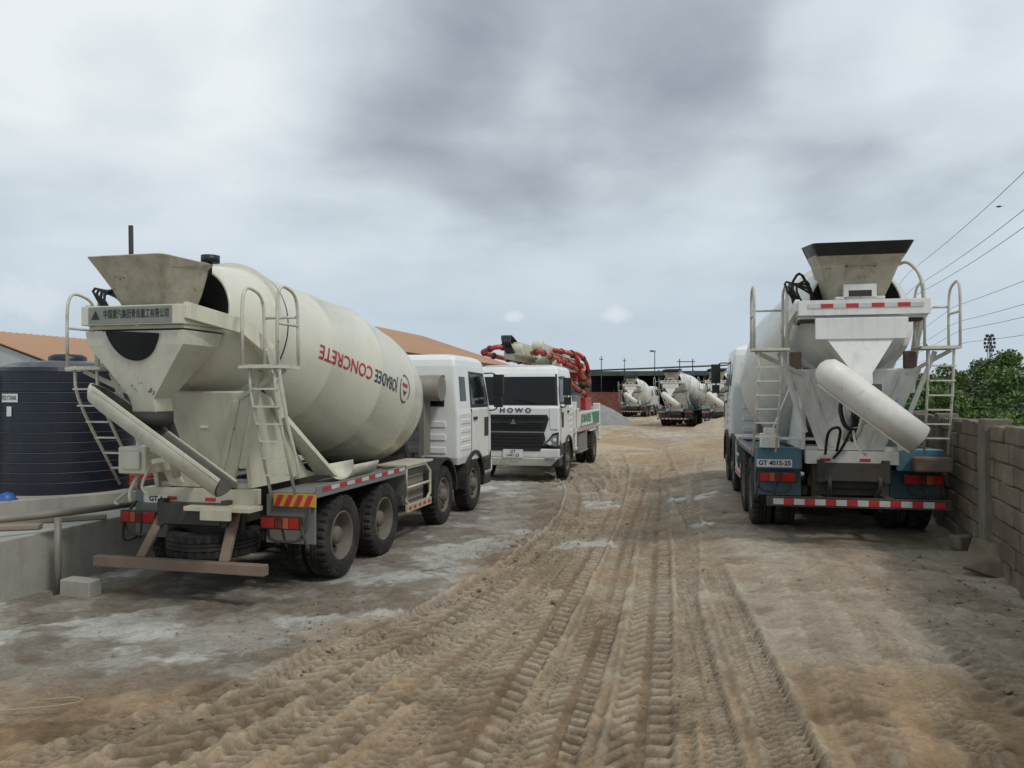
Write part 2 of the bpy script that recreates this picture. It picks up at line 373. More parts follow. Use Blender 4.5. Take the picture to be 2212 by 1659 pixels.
# ------------------------------------------------------------------ wheels
def make_tyre(width=.30,Rr=.53):
    b=MB();n=96;w=width/2
    prof=[(-w*.75,.30),(-w*.98,.36),(-w,.44),(-w*.93,.495),(-w*.80,Rr-.006),(-w*.36,Rr),(-w*.33,Rr-.018),(-w*.27,Rr-.018),(-w*.24,Rr),(-.012,Rr),(0,Rr-.015),(.012,Rr)]
    prof=prof+[(-x,r) for x,r in prof[-4::-1]]
    vs=[];
    for i in range(n):
        t=2*math.pi*i/n;lug=(i%3==0)
        for (x,r) in prof:
            rr=r
            if lug and abs(x)>w*.3 and r>.49: rr=r-.026
            if lug and .40<r<.496: rr=r-.005
            vs.append((x,rr*math.cos(t),rr*math.sin(t)))
    K=len(prof);fs=[]
    for i in range(n):
        for j in range(K-1):fs.append((i*K+j,((i+1)%n)*K+j,((i+1)%n)*K+j+1,i*K+j+1))
    b.add(vs,fs,0,False);return b
def make_rim(dish):
    b=MB()
    if dish: prof=[(.12,.315),(.135,.30),(.11,.285),(-.02,.265),(-.06,.25),(-.075,.20),(-.06,.13),(-.02,.125),(.07,.11),(.09,.085),(.095,.0001)]
    else: prof=[(.12,.315),(.135,.30),(.115,.285),(.05,.265),(.09,.22),(.10,.15),(.09,.13),(.12,.12),(.17,.10),(.185,.06),(.185,.0001)]
    b.rev(prof,(0,0,0),(1,0,0),40)
    bx=-.06 if dish else .10
    for i in range(10):
        t=2*math.pi*i/10;y,z=.167*math.cos(t),.167*math.sin(t);b.cyl((bx-.01,y,z),(bx+.035,y,z),.014,n=6)
    for i in range(8):
        t=2*math.pi*(i+.5)/8;rr=.232;y,z=rr*math.cos(t),rr*math.sin(t);xx=(-.064 if dish else .082);b.cyl((xx-.02,y,z),(xx+.006,y,z),.026,n=10,m=1)
    b.rev([(-.12,.31),(-.12,.28),(.0,.27)],(0,0,0),(1,0,0),32)
    return b
TY=make_tyre().obj('tyre',rubber).data
RD=make_rim(True).obj('wheel',[rim,void]).data
RF=make_rim(False).obj('wheel',[rim,void]).data
for o in list(COL.objects):
    if o.data in (TY,RD,RF): bpy.data.objects.remove(o)
def wheel(root,x,y,front):
    s=1 if x>0 else -1
    w=bpy.data.objects.new('wheel',RF if front else RD);COL.objects.link(w);w.parent=root;w.location=(x,y,.53)
    w.rotation_euler=(random.uniform(0,1.0),0,0 if s>0 else math.pi)
    t=bpy.data.objects.new('tyre',TY);COL.objects.link(t);t.parent=w
def rr(hw,yb,yf,r,z,n=4):
    P=[];C=[(hw-r,yf-r,0),(-hw+r,yf-r,90),(-hw+r,yb+r,180),(hw-r,yb+r,270)]
    for cx,cy,a in C:
        for k in range(n+1):
            t=R(a+90*k/n);P.append((cx+r*math.cos(t),cy+r*math.sin(t),z))
    return P
# ------------------------------------------------------------------ cab (ya = front axle)
def cab(root,ya,plate=None):
    Ls=[rr(1.19,-.93,1.28,.05,.98),rr(1.22,-.98,1.33,.07,1.12),rr(1.22,-.98,1.33,.07,1.95),rr(1.20,-.98,1.28,.07,2.06),rr(1.13,-.96,1.05,.07,2.88),rr(1.11,-.93,.98,.08,3.0),rr(1.06,-.86,.88,.10,3.07),rr(.95,-.74,.72,.1,3.11)]
    Ls=[[(x,y+ya,z) for x,y,z in l] for l in Ls]
    b=MB().loops(Ls,smooth=False)
    c=b.obj('cab',cabw,root,bevel=.010)
    def fy(z):return ya+1.28-.2875*(z-2.05)
    def slab_(b,x0,x1,z0,z1,o,m=0,ins=.06):
        b.hexa([(x0,fy(z0)-.03,z0),(x1,fy(z0)-.03,z0),(x1,fy(z0)+o,z0),(x0,fy(z0)+o,z0),(x0*(1-ins),fy(z1)-.03,z1),(x1*(1-ins),fy(z1)-.03,z1),(x1*(1-ins),fy(z1)+o,z1),(x0*(1-ins),fy(z1)+o,z1)],m)
    b=MB();slab_(b,-1.18,1.18,2.02,2.87,.008);b.obj('windshield_surround',black,root,bevel=.008)
    b=MB();slab_(b,-1.12,1.12,2.07,2.80,.016);b.obj('windshield',glass,root,bevel=.01)
    for x in(-.6,.35):
        b=MB();b.beam((x,fy(2.1)+.04,2.1),(x+.6,fy(2.2)+.04,2.20),.018,.018);b.obj('windshield_wiper',black,root)
    b=MB();b.box(-.9,.9,ya+.62,ya+.82,3.09,3.12);b.obj('roof_light_bar',cabw,root,bevel=.02)
    for s in(1,-1):
        def sx(z):return s*(1.2-.0875*(z-2.05))
        def panel(b,pts,th,m=0):
            P=[(sx(z) - s*.03,ya+y,z) for y,z in pts];Q=[(sx(z)+s*th,ya+y,z) for y,z in pts];n=len(pts)
            b.add(P+Q,[(i,(i+1)%n,n+(i+1)%n,n+i) for i in range(n)]+[tuple(range(n)),tuple(range(n,2*n))],m)
        b=MB();panel(b,[(-.18,2.06),(1.14,2.06),(1.12,2.3),(.92,2.78),(-.16,2.80)],.006);b.obj('window_frame',black,root,bevel=.01)
        b=MB();panel(b,[(-.12,2.12),(1.06,2.12),(1.04,2.28),(.86,2.72),(-.10,2.74)],.012)
        b.obj('side_window',glass,root,bevel=.01)
        b=MB();X0,X1=sorted((s*1.2,s*1.232));b.box(X0,X1,ya-.15,ya+1.06,1.02,2.03)
        door=b.obj('door',cabw,root,bevel=.012)
        b=MB();X0,X1=sorted((s*1.232,s*1.238));b.box(X0,X1,ya+.72,ya+1.02,1.45,1.85);b.obj('door_corner_grille',black,door)
        for q in(-.175,1.065):
            b=MB();X0,X1=sorted((s*1.2,s*1.226));b.box(X0,X1,ya+q,ya+q+.02,1.0,2.04);b.obj('door_seam',black,root)
        b=MB();b.box(min(s*1.232,s*1.26),max(s*1.232,s*1.26),ya-.08,ya+.14,1.82,1.88);b.obj('door_handle',black,door)
        b=MB()
        for z in(1.25,1.42,1.59,1.76):b.box(min(s*1.2,s*1.232),max(s*1.2,s*1.232),ya-.85,ya-.25,z,z+.09)
        b.obj('side_rib_panel',cabw,root,bevel=.01)
        b=MB();panel(b,[(-.82,2.2),(-.42,2.2),(-.42,2.68),(-.80,2.68)],.008);b.obj('sleeper_window',glass,root,bevel=.01)
        b=MB();x0,x1=sorted((s*.55,s*.88));b.box(x0-.04,x1+.04,ya-.992,ya-.93,2.10,2.70,1);b.box(x0,x1,ya-.998,ya-.93,2.15,2.65,0);b.obj('rear_window',[glass,black],root,bevel=.005)
        b=MB()
        for zz in(1.2,1.45,1.7):b.box(min(s*.15,s*.95),max(s*.15,s*.95),ya-1.0,ya-.97,zz,zz+.12)
        b.obj('rear_rib_panel',cabw,root,bevel=.01)
        b=MB();b.path([(s*1.12,ya+1.0,2.78),(s*1.40,ya+1.2,2.80),(s*1.42,ya+1.2,2.0),(s*1.2,ya+1.05,1.98)],.016)
        b.box(min(s*1.31,s*1.53),max(s*1.31,s*1.53),ya+1.13,ya+1.25,2.30,2.76);b.box(min(s*1.33,s*1.51),max(s*1.33,s*1.51),ya+1.13,ya+1.24,2.05,2.25)
        b.obj('wing_mirror',black,root,bevel=.03)
        b=MB();n=14;pr=[]
        for i in range(n+1):
            t=R(-5+190*i/n);pr.append((ya+.66*math.cos(t),.55+.66*math.sin(t)))
        for i in range(n,-1,-1):
            t=R(-5+190*i/n);pr.append((ya+.60*math.cos(t),.55+.60*math.sin(t)))
        for i in range(n):
            q=[pr[i],pr[i+1],pr[-2-i],pr[-1-i]];b.prism(q,'x',min(s*.86,s*1.27),max(s*.86,s*1.27))
        b.obj('wheel_arch',black,root)
        b=MB();b.box(min(s*.9,s*1.22),max(s*.9,s*1.22),ya+.70,ya+1.3,.42,.62,0);b.box(min(s*.9,s*1.235),max(s*.9,s*1.235),ya+.72,ya+1.25,.70,.98,0);b.obj('cab_step',black,root,bevel=.02)
        b=MB()
        b.prism([(s*.80,1.0),(s*1.2,.92),(s*1.21,1.34),(s*1.05,1.30),(s*.92,1.12)],'y',ya+1.30,ya+1.37,0)
        b.prism([(s*.85,1.03),(s*1.18,.965),(s*1.185,1.27),(s*1.07,1.24),(s*.95,1.10)],'y',ya+1.365,ya+1.382,1)
        for xx,zz in((s*.98,1.05),(s*1.11,1.14)):b.cyl((xx,ya+1.38,zz),(xx,ya+1.392,zz),.05,n=16,m=2)
        b.obj('headlight',[black,chrome,platem],root,bevel=.006)
        b=MB();b.box(min(s*.85,s*1.12),max(s*.85,s*1.12),ya+1.40,ya+1.42,.60,.66);b.obj('fog_lamp',chrome,root)
        b=MB();b.prism([(s*.98,1.40),(s*1.2,1.40),(s*1.2,1.98),(s*.96,1.98)],'y',ya+1.31,ya+1.352);b.obj('front_corner_panel',cabw,root,bevel=.02)
    b=MB();b.box(-1.23,1.23,ya+.75,ya+1.38,.66,.90,0);b.hexa([(-1.05,ya+.8,.44),(1.05,ya+.8,.44),(1.0,ya+1.32,.44),(-1.0,ya+1.32,.44),(-1.22,ya+.75,.66),(1.22,ya+.75,.66),(1.22,ya+1.40,.66),(-1.22,ya+1.40,.66)]);b.obj('front_bumper',cabw,root,bevel=.03)
    b=MB();b.prism([(-.72,.84),(.72,.84),(.86,1.16),(.82,1.32),(-.82,1.32),(-.86,1.16)],'y',ya+1.30,ya+1.395,0)
    b.prism([(-.84,1.35),(.84,1.35),(.95,1.68),(.90,1.79),(-.90,1.79),(-.95,1.68)],'y',ya+1.30,ya+1.352,0)
    for z in(.95,1.04,1.13,1.22):b.box(-.76,.76,ya+1.395,ya+1.405,z,z+.022,2)
    for z in(1.43,1.50,1.70):b.box(-.8,.8,ya+1.352,ya+1.366,z,z+.02,2)
    for s in (1,-1): b.prism([(s*.10,1.605),(s*.12,1.585),(s*.84,1.585),(s*.86,1.605)],'y',ya+1.352,ya+1.37,1)
    b.obj('radiator_grille',[black,greyl,void],root)
    b=MB();b.add([(.10*math.cos(R(a)),ya+1.385,1.59+.10*math.sin(R(a))) for a in(90,210,330)],[(0,1,2)]);b.obj('grille_emblem',chrome,root)
    text('maker_lettering','HOWO',.17,(-.05,ya+1.345,1.90),(-1,0,0),(0,0,1),greyl,root,spacing=1.5,bold=.006,fit=.85)
    if plate:
        b=MB();b.box(-.27,.27,ya+1.406,ya+1.42,.66,.88);p=b.obj('number_plate',platem,root)
        text('plate_lettering',plate[0],.11,(0,ya+1.423,.815),(-1,0,0),(0,0,1),inkm,p,bold=.002)
        text('plate_lettering',plate[1],.11,(0,ya+1.423,.72),(-1,0,0),(0,0,1),inkm,p,bold=.002)
# ------------------------------------------------------------------ mixer truck
AX_O=Vector((0,3.8,2.10));AX_D=Vector((0,-math.cos(R(12)),math.sin(R(12))))
DPROF=[(-.12,.0001),(-.11,.30),(-.04,.60),(.08,.82),(.24,.97),(.45,1.07),(.75,1.14),(1.1,1.17),(1.12,1.174),(1.14,1.17),(2.1,1.17),(2.4,1.165),(2.42,1.169),(2.44,1.16),(3.0,1.085),(3.65,.99),(3.67,.993),(3.69,.985),(4.5,.87),(4.70,.84)]
def drad(s):
    return float(np.interp(s,[p[0] for p in DPROF],[p[1] for p in DPROF]))
def mixer(root,st):
    P=st['paint'];DR=st['drum'];CH=st['chute'];L_=st['left']
    dyT=-.20 if L_ else .20
    bw=.60 if L_ else .80
    def XF(o,kx,piv=True,dx=0):
        for v in o.data.vertices:
            v.co.x=v.co.x*kx+dx
            v.co.y+=dyT*(min(max((v.co.z-2.2)/.8,0),1.0) if piv else 1)
        return o
    b=MB()
    for s in(1,-1):
        b.box(min(s*.38,s*.46),max(s*.38,s*.46),-1.35,6.9,.82,1.12)
        b.box(min(s*.36,s*.44),max(s*.36,s*.44),-1.2,4.6,1.12,1.24)
    for y in(-1.3,-.4,.7,1.8,2.8,3.6,5.0):b.box(-.38,.38,y-.06,y+.06,.84,1.08)
    for y in(0,1.35,4.05,5.9):
        b.cyl((-.95,y,.53),(.95,y,.53),.09)
        if y<2:b.cyl((0,y-.22,.55),(0,y+.22,.55),.22,n=14)
    b.box(-.5,.5,-1.12,-1.04,.62,1.1)
    for s in (1,-1): b.beam((s*.55,-.7,.62),(s*.55,2.1,.62),.09,.12)
    b.obj('chassis',dark,root)
    for y in(0,1.35):
        for x in(1.10,.77,-1.10,-.77):wheel(root,x,y,False)
    for y in(4.05,5.9):
        for x in(1.08,-1.08):wheel(root,x,y,True)
    cab(root,5.9)
    ly=-1.06
    for s in(1,-1):
        b=MB();n=12
        for i in range(n):
            t0=R(0+180*i/n);t1=R(0+180*(i+1)/n)
            q=[(4.05+.66*math.cos(t0),.55+.66*math.sin(t0)),(4.05+.66*math.cos(t1),.55+.66*math.sin(t1)),(4.05+.61*math.cos(t1),.55+.61*math.sin(t1)),(4.05+.61*math.cos(t0),.55+.61*math.sin(t0))]
            b.prism(q,'x',min(s*.86,s*1.26),max(s*.86,s*1.26))
        b.obj('wheel_arch',black,root)
        x0,x1=sorted((s*.60,s*1.25))
        b=MB()
        b.box(x0,x1,-.72,2.1,1.13,1.16,0);b.box(min(s*1.235,s*1.262),max(s*1.235,s*1.262),-.74,2.12,1.10,1.24,0)
        b.box(x0,x1,-.76,-.73,.55,1.13,0)
        b.hexa([(x0,2.10,1.16),(x1,2.10,1.16),(x1,2.13,1.16),(x0,2.13,1.16),(x0,2.2,.75),(x1,2.2,.75),(x1,2.23,.75),(x0,2.23,.75)])
        b.obj('rear_fender',st['fender'],root,bevel=.006)
        b=MB()
        X0,X1=sorted((s*1.264,s*1.268))
        for i in range(12):
            b.box(X0,X1,-.6+i*.22,-.6+(i+1)*.22,1.165,1.215,i%2)
        b.obj('reflective_tape',[redt,whitet],root)
        b=MB();yb=ly
        b.box(*sorted((s*.70,s*1.22)),yb,yb+.07,.77,.92,3)
        xs=[.72,.90,1.0,1.08,1.21]
        for i in range(4):
            q0,q1=sorted((s*xs[i],s*(xs[i+1]-.008)));b.box(q0,q1,yb-.012,yb,.785,.905,[0,4,1,0][i])
        b.obj('tail_lamp',[redlens,amber,whitet,black,lensdk],root,bevel=.004)
        b=MB()
        b.path([(s*.78,ly+.04,.80),(s*.78,ly+.06,.62),(s*1.18,ly+.06,.62),(s*1.26,ly+.12,.82),(s*1.2,-.8,1.0)],.018)
        b.path([(s*1.2,ly+.03,.85),(s*1.27,ly+.1,.50),(s*1.18,-.8,.55)],.016);b.path([(s*.95,ly+.05,.8),(s*1.0,ly+.08,.56)],.014)
        b.obj('lamp_bracket',dark,root)
        X=s*1.2
        b=MB();b.path([(X,2.25,1.18),(X,3.35,1.18),(X,3.35,.52),(X,2.25,.52),(X,2.25,1.18)],.028,rnd=1)
        b.path([(X,2.25,.86),(X,3.35,.86)],.024);b.box(min(X-.02,X+.02)+s*.012,max(X-.02,X+.02)+s*.012,2.25,3.35,.48,.60)
        for i in range(5):b.box(min(X,X+s*.037),max(X,X+s*.037),2.3+i*.22,2.41+i*.22,.515,.565,1)
        b.box(min(s*.75,s*1.24),max(s*.75,s*1.24),2.2,3.4,1.2,1.235,0)
        b.obj('side_guard',[P,redt],root,bevel=.004)
        b=MB();b.box(min(s*.52,s*1.1),max(s*.52,s*1.1),2.5,3.3,.55,1.12)
        for k in range(4):b.box(min(s*1.1,s*1.12),max(s*1.1,s*1.12),2.55,3.25,.62+k*.12,.67+k*.12)
        b.obj('battery_box',steelm,root,bevel=.03)
        b=MB();b.cyl((s*.75,2.1,.78),(s*.75,2.5,.78),.13);b.cyl((s*.98,2.3,.68),(s*.98,2.48,.68),.12);b.obj('air_tank',greyblue,root)
    # drum
    b=MB();b.rev(DPROF,AX_O,AX_D,96,0)
    b.rev([(4.66,.84),(4.66,.885),(4.69,.885)],AX_O,AX_D,72,1,False)
    b.rev([(4.69,.885),(4.81,.885)],AX_O,AX_D,72,0,True)
    b.rev([(4.81,.885),(4.81,.83)],AX_O,AX_D,72,2,False)
    b.rev([(4.81,.83),(5.18,.70),(5.40,.60),(5.43,.60),(5.43,.57),(4.9,.5)],AX_O,AX_D,72,2)
    b.rev([(5.425,.58),(5.0,.0001)],AX_O,AX_D,48,3)
    o=b.obj('mixing_drum',[DR,dark,DR,void],root)
    def onD(s,phi,off=.008):
        r=drad(s)+off;p=AX_O+AX_D*s;return p+Vector((1,0,0))*r*math.cos(phi)+Vector((0,math.sin(R(12)),math.cos(R(12))))*r*math.sin(phi)
    if L_:
        for txt,m,cs,ft in(('JOBADEE',inkb,2.25,.78),('CONCRETE',inkr,3.34,1.26)):
            me=text_mesh(txt,.26,1.0,.002,fit=ft)
            bm=bmesh.new();bm.from_mesh(me);bmesh.ops.triangulate(bm,faces=bm.faces)
            for _ in range(3):
                es=[e for e in bm.edges if e.calc_length()>.06]
                if es:bmesh.ops.subdivide_edges(bm,edges=es,cuts=1);bmesh.ops.triangulate(bm,faces=bm.faces)
            for v in bm.verts:
                s_=cs+v.co.x;v.co=onD(s_,-v.co.y/drad(s_)-.02)
            bm.to_mesh(me);bm.free();me.materials.clear();me.materials.append(m)
            ob=bpy.data.objects.new('drum_lettering',me);COL.objects.link(ob);ob.parent=root
        sc=1.56
        b=MB();n=28;vs=[]
        for i in range(n):
            t=2*math.pi*i/n
            for q in(.20,.18):vs.append(onD(sc+q*math.cos(t)*1.0,q*math.sin(t)*1.1/1.15,.009))
        fs=[(2*i,2*((i+1)%n),2*((i+1)%n)+1,2*i+1) for i in range(n) if i not in(3,4,17,18)]
        b.add(vs,fs,0)
        b.add([onD(sc+dx,dy/1.15,.009) for dx,dy in((-.10,.08),(.10,.08),(.10,.03),(-.10,.03))],[(0,1,2,3)],1)
        b.add([onD(sc+dx,dy/1.15,.009) for dx,dy in((-.09,-.02),(.0,-.11),(.09,-.02),(0,-.05))],[(0,1,2,3)],0)
        b.obj('drum_logo',[inkb,inkr],root)
    for s in(1,-1):
        b=MB();b.cyl((s*.5,-.98,2.28),(s*.5,-.78,2.32),.11);b.obj('drum_roller',dark,root)
    b=MB();b.cyl((0,3.9,2.07),(0,4.6,1.95),.28,.24);b.prism([(-.5,1.2),(.5,1.2),(.28,1.98),(-.28,1.98)],'y',4.1,4.22)
    b.obj('drum_drive',dark,root)
    b=MB();b.cyl((-1.0,4.55,2.45),(1.0,4.55,2.45),.24,n=24);b.box(-.7,-.6,4.4,4.75,1.2,2.3);b.box(.6,.7,4.4,4.75,1.2,2.3)
    b.obj('water_tank',steelm,root)
    # pedestal
    b=MB();pp=[(-1.15,1.25),(.45,1.25),(.1,1.35),(-.30,1.75),(-.75,2.30),(-1.0,2.38),(-1.35,2.3)]
    for s in(1,-1):
        b.prism(pp,'x',min(s*.60,s*.66),max(s*.60,s*.66))
        b.hexa([(s*.66,.35,1.25),(s*.95,.35,1.25),(s*.95,.45,1.25),(s*.66,.45,1.25),(s*.60,-.8,2.2),(s*.72,-.8,2.2),(s*.72,-.7,2.22),(s*.6,-.7,2.22)])
    b.hexa([(-.42,-1.18,1.25),(.42,-1.18,1.25),(.42,-1.14,1.25),(-.42,-1.14,1.25),(-.84,-1.42,2.36),(.84,-1.42,2.36),(.84,-1.37,2.38),(-.84,-1.37,2.38)])
    for s in(1,-1):b.hexa([(s*.22,-1.215,1.3),(s*.29,-1.215,1.3),(s*.29,-1.18,1.3),(s*.22,-1.18,1.3),(s*.58,-1.425,2.27),(s*.66,-1.425,2.27),(s*.66,-1.39,2.27),(s*.58,-1.39,2.27)])
    b.box(-.62,.62,-1.12,-.7,1.24,1.30)
    for s in(1,-1):
        pts=[(s*.86,-.85,2.1),(s*.86,-.98,2.5),(s*.86,-1.15,2.85),(s*(.86+bw)/2,-1.5,3.1),(s*bw,-2.06+dyT,3.2)]
        for p,q in zip(pts[:-1],pts[1:]):
            v=Vector(q)-Vector(p);e=v.normalized()*.03;b.beam(Vector(p)-e,Vector(q)+e,.06,.17,up=(0,-v.z,v.y))
        b.beam((s*.62,-1.3,1.5),(s*.98,-1.5,2.6),.07,.05)
    b.obj('drum_pedestal',P,root,bevel=.006)
    for (x,z,w_,h_) in ((.10,1.95,.10,.06),(-.30,1.70,.06,.09)):
        b=MB();yy_=-1.16-.24*(z-1.25)/1.11-.028;b.box(x,x+w_,yy_,yy_+.004,z,z+h_);b.obj('warning_sticker',platem,root)
    b=MB();q=.74 if L_ else .6
    b.box(-q,q,-1.24,-1.10,1.06,1.24)
    if L_: b.box(.0,.85,-1.5,-1.24,1.02,1.07); b.box(.25,.62,-1.55,-1.5,.93,1.05)
    for k in (-.42,.1): b.box(k,k+.14,-1.246,-1.241,1.10,1.14,1)
    b.obj('rear_crossmember',[P,redt],root,bevel=.008)
    # top beam
    b=MB();b.box(-bw,bw,-2.16,-2.08,3.06,3.26)
    for k in(-bw,bw-.06):b.box(k,k+.06,-2.08,-1.5,3.06,3.2)
    b.box(-bw+.02,bw-.02,-2.075,-1.35,3.02,3.058)
    XF(b.obj('rear_beam',P,root,bevel=.006),1,False)
    if L_:
        yq=dyT
        b=MB();b.box(-.50,.50,-2.170+yq,-2.162+yq,3.075,3.245);pl=b.obj('maker_plate',plaqm,root)
        text('plate_lettering','中国重汽集团青岛重工有限公司',.10,(.08,-2.173+yq,3.165),(1,0,0),(0,0,1),inkm,pl,bold=.0015,fit=.78)
        b=MB();b.add([(-.41+.06*math.cos(R(a)),-2.173+yq,3.15+.065*math.sin(R(a))) for a in(90,210,330)],[(0,1,2)]);b.obj('maker_emblem',inkm,pl)
    else:
        b=MB()
        for i in range(9):
            x=-.68+i*.155;b.box(x,x+.155,-2.170,-2.162,3.155,3.21,i%2)
        XF(b.obj('beam_reflective_tape',[whitet,redt],root),1,False)
        b=MB();b.box(-.60,.52,-2.22,-2.165,2.74,3.02);XF(b.obj('rear_apron',P,root,bevel=.01),1,False)
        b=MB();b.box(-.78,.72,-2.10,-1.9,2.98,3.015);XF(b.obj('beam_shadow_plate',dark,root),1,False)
    zt=3.0
    Ls=[[(-.74,-2.10,zt),(.74,-2.10,zt),(.74,-1.45,zt),(-.74,-1.45,zt)],[(-.72,-2.12,2.86),(.72,-2.12,2.86),(.68,-1.5,2.86),(-.68,-1.5,2.86)],[(-.17,-2.14,2.30),(.17,-2.14,2.30),(.15,-1.85,2.30),(-.15,-1.85,2.30)],[(-.17,-2.14,2.15),(.17,-2.14,2.15),(.15,-1.85,2.15),(-.15,-1.85,2.15)]]
    XF(MB().loops(Ls,cap0=False,cap1=False).obj('discharge_funnel',chutm if L_ else P,root,solid=.012,bevel=.004),.80 if L_ else .66,True,0 if L_ else -.05)
    if L_:
        b=MB();pts=[(.36*math.cos(R(a)),3.05+.36*math.sin(R(a))*1.0) for a in range(187,354,8)]
        b.prism(pts,'y',-2.145,-2.115);XF(b.obj('funnel_shade_panel',void,root),.88,True)  # near-black panel on the plate, painted as the shade inside an opening
    b=MB();b.cyl((0,-2.0,2.0),(0,-2.0,2.16),.2,n=20);b.cyl((0,-1.9,1.85),(0,-1.55,1.7),.05);b.path([(0,-1.75,2.05),(0,-1.5,1.6),(0,-1.3,1.4)],.045);b.obj('chute_swivel',dark,root)
    # hopper
    hz=st['hz'];hk=.68 if L_ else .80
    sh=.10 if L_ else 0
    def lp(hw,y0,y1,z,tilt=0,rd=.1):
        return [(x*hk-(0 if L_ else .04),y,z+tilt*(y-y0)) for x,y,z in rr(hw,y0,y1,rd,z,3)]
    Ls=[lp(.40,-1.96,-1.45,3.27,0,.05),lp(.48,-2.04,-1.42,3.44,0,.05),lp(.60,-2.18,-1.40,hz-.12,.10,.07),lp(.68,-2.30+sh*.3,-1.38,hz,.10 if not L_ else .02,.09)]
    XF(MB().loops(Ls,cap0=False,cap1=False,smooth=False).obj('feed_hopper',hopm,root,solid=.016,bevel=.004),1,False)
    if not L_:
        Ls=[lp(.67,-2.29,-1.39,hz-.02,.10,.09),lp(.76,-2.38,-1.34,hz+.13,.12,.10)]
        XF(MB().loops(Ls,cap0=False,cap1=False,smooth=False).obj('hopper_rubber_skirt',black,root,solid=.012),1,False)
        b=MB();b.box(-.2,.2,-2.16,-2.08,3.265,3.46);b.box(-.3,.3,-2.16,-2.05,3.262,3.30);b.box(-.14,.14,-2.165,-2.155,3.30,3.38,1);XF(b.obj('hopper_bracket',[P,dark],root,bevel=.006),1,False,-.04)
        b=MB();b.beam((-.17,-2.27,hz-.15),(.17,-2.27,hz-.15),.03,.03);b.cyl((-.17,-2.27,hz-.15),(-.17,-2.16,hz-.15),.015);b.cyl((.17,-2.27,hz-.15),(.17,-2.16,hz-.15),.015);XF(b.obj('hopper_handle',rusty,root),1,False,-.04)
    else:
        b=MB();b.box(-.1,.1,-1.95,-1.35,3.262,3.36);b.path([(-.2,-1.95,3.28),(-.2,-2.12,3.5)],.03);b.box(-.12,.12,-2.14,-2.05,3.262,3.4);b.obj('hopper_bracket',P,root,bevel=.006)
        b=MB();b.cyl((.42,-1.62,hz+.04),(.42,-1.62,hz+.12),.1,n=20);b.cyl((.42,-1.62,hz-.1),(.42,-1.62,hz+.06),.02);b.obj('beacon_lamp',black,root)
        b=MB();b.path([(-.62,-1.6,2.9),(-.62,-1.6,3.5),(-.62,-1.62,4.27)],.026);b.path([(-.62,-1.6,3.3),(-.78,-1.7,3.6)],.022);b.obj('vent_pipe',dark,root)
    # chute
    A=Vector(st['cA']);B=Vector(st['cB']);d=(B-A).normalized();side=d.cross(Vector((0,0,1))).normalized();upv=side.cross(d)
    rot=Matrix.Rotation(R(st['crot']),3,d);side=rot@side;upv=rot@upv
    L=(B-A).length
    rc=st['rc']
    def half(rc,m,name,o=0):
        Ls=[];n=14
        for q,sc in((-.12,.25),(-.09,.6),(-.02,.92),(.12,1.0),(L*.5,1),(L,.98)):
            Ls.append([A+d*(q+o)+ side*rc*sc*math.cos(R(180+a*180/n))+upv*(rc*sc*math.sin(R(180+a*180/n))+ .03) for a in range(n+1)])
        vs=[v for l in Ls for v in l];k=n+1
        fs=[(j*k+i,j*k+i+1,(j+1)*k+i+1,(j+1)*k+i) for j in range(len(Ls)-1) for i in range(n)]+[tuple(range(k))]
        b=MB();b.add(vs,fs,0,True);return b.obj(name,m,root,solid=.012)
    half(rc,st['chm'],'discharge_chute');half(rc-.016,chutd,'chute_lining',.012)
    b=MB();
    for s in(1,-1):
        p=A+side*s*(rc+.005)+upv*.03;q=B+side*s*(rc+.0)+upv*.03
        b.beam(p,q,.022,.03)
    b.obj('chute_rim',st['chm'],root)
    b=MB();m_=A.lerp(B,.45);b.path([(0,-1.3,1.45),(.25 if L_ else .0,-1.7,1.5),m_-upv*.2*(1 if L_ else 0)+Vector((0,.1,0))],.035);b.cyl((-.12,-1.45,1.4),(-.12,-1.70,2.0),.045)
    b.path([(-.12,-1.9,1.55),(-.12,-2.05,1.35),(.0,-2.05,1.25)],.015);b.beam((0,-2.0,1.62),(.5,-2.15,1.7),.04,.05)
    b.obj('chute_jack',P,root)
    if L_:
        b=MB();b.box(-.66,-.30,-1.75,-1.25,1.45,1.75);b.box(-.6,-.36,-1.78,-1.75,1.5,1.7);b.obj('hydraulic_tank',P,root,bevel=.02)
        b=MB();b.path([(-.5,-1.6,1.45),(-.55,-1.7,1.25),(-.45,-1.8,1.15)],.02);b.path([(-.62,-1.5,1.3),(-.85,-1.6,1.1),(-.7,-1.7,1.1)],.014);b.obj('control_lever',P,root)
    def hose(pts,r=.016):
        b=MB();b.path(pts,r,n=6);b.obj('hydraulic_hose',hosem,root)
    for k in range(4):
        s=-1
        hose([(s*(.62+.03*k),-1.7,3.1),(s*(.85+.06*k),-1.85,3.45+.05*k),(s*(.62-.03*k),-1.65,3.6-.08*k),(s*(.55),-1.5,3.2)])
    if not L_:
        hose([(-.05,-1.4,2.0),(-.25,-1.65,1.9),(-.18,-1.7,1.55),(.08,-1.65,1.6),(.05,-1.6,1.95),(-.1,-1.6,2.0)],.03)
        hose([(-.35,-1.25,1.2),(-.38,-1.6,1.55),(-.2,-1.6,1.6),(-.22,-1.35,1.25)],.02)
        hose([(-.12,-1.45,1.9),(-.05,-1.7,1.7),(-.2,-1.62,1.3),(-.25,-1.3,1.15)],.02)
        hose([(-.7,-1.3,3.0),(-.85,-1.5,3.5),(-.7,-1.5,3.75),(-.5,-1.3,3.3)],.02)
        for s in(1,-1):
            b=MB();b.box(*sorted((s*.66,s*.82)),-1.3,-1.2,2.38,2.62);b.obj('roller_guard',rusty,root,bevel=.02)
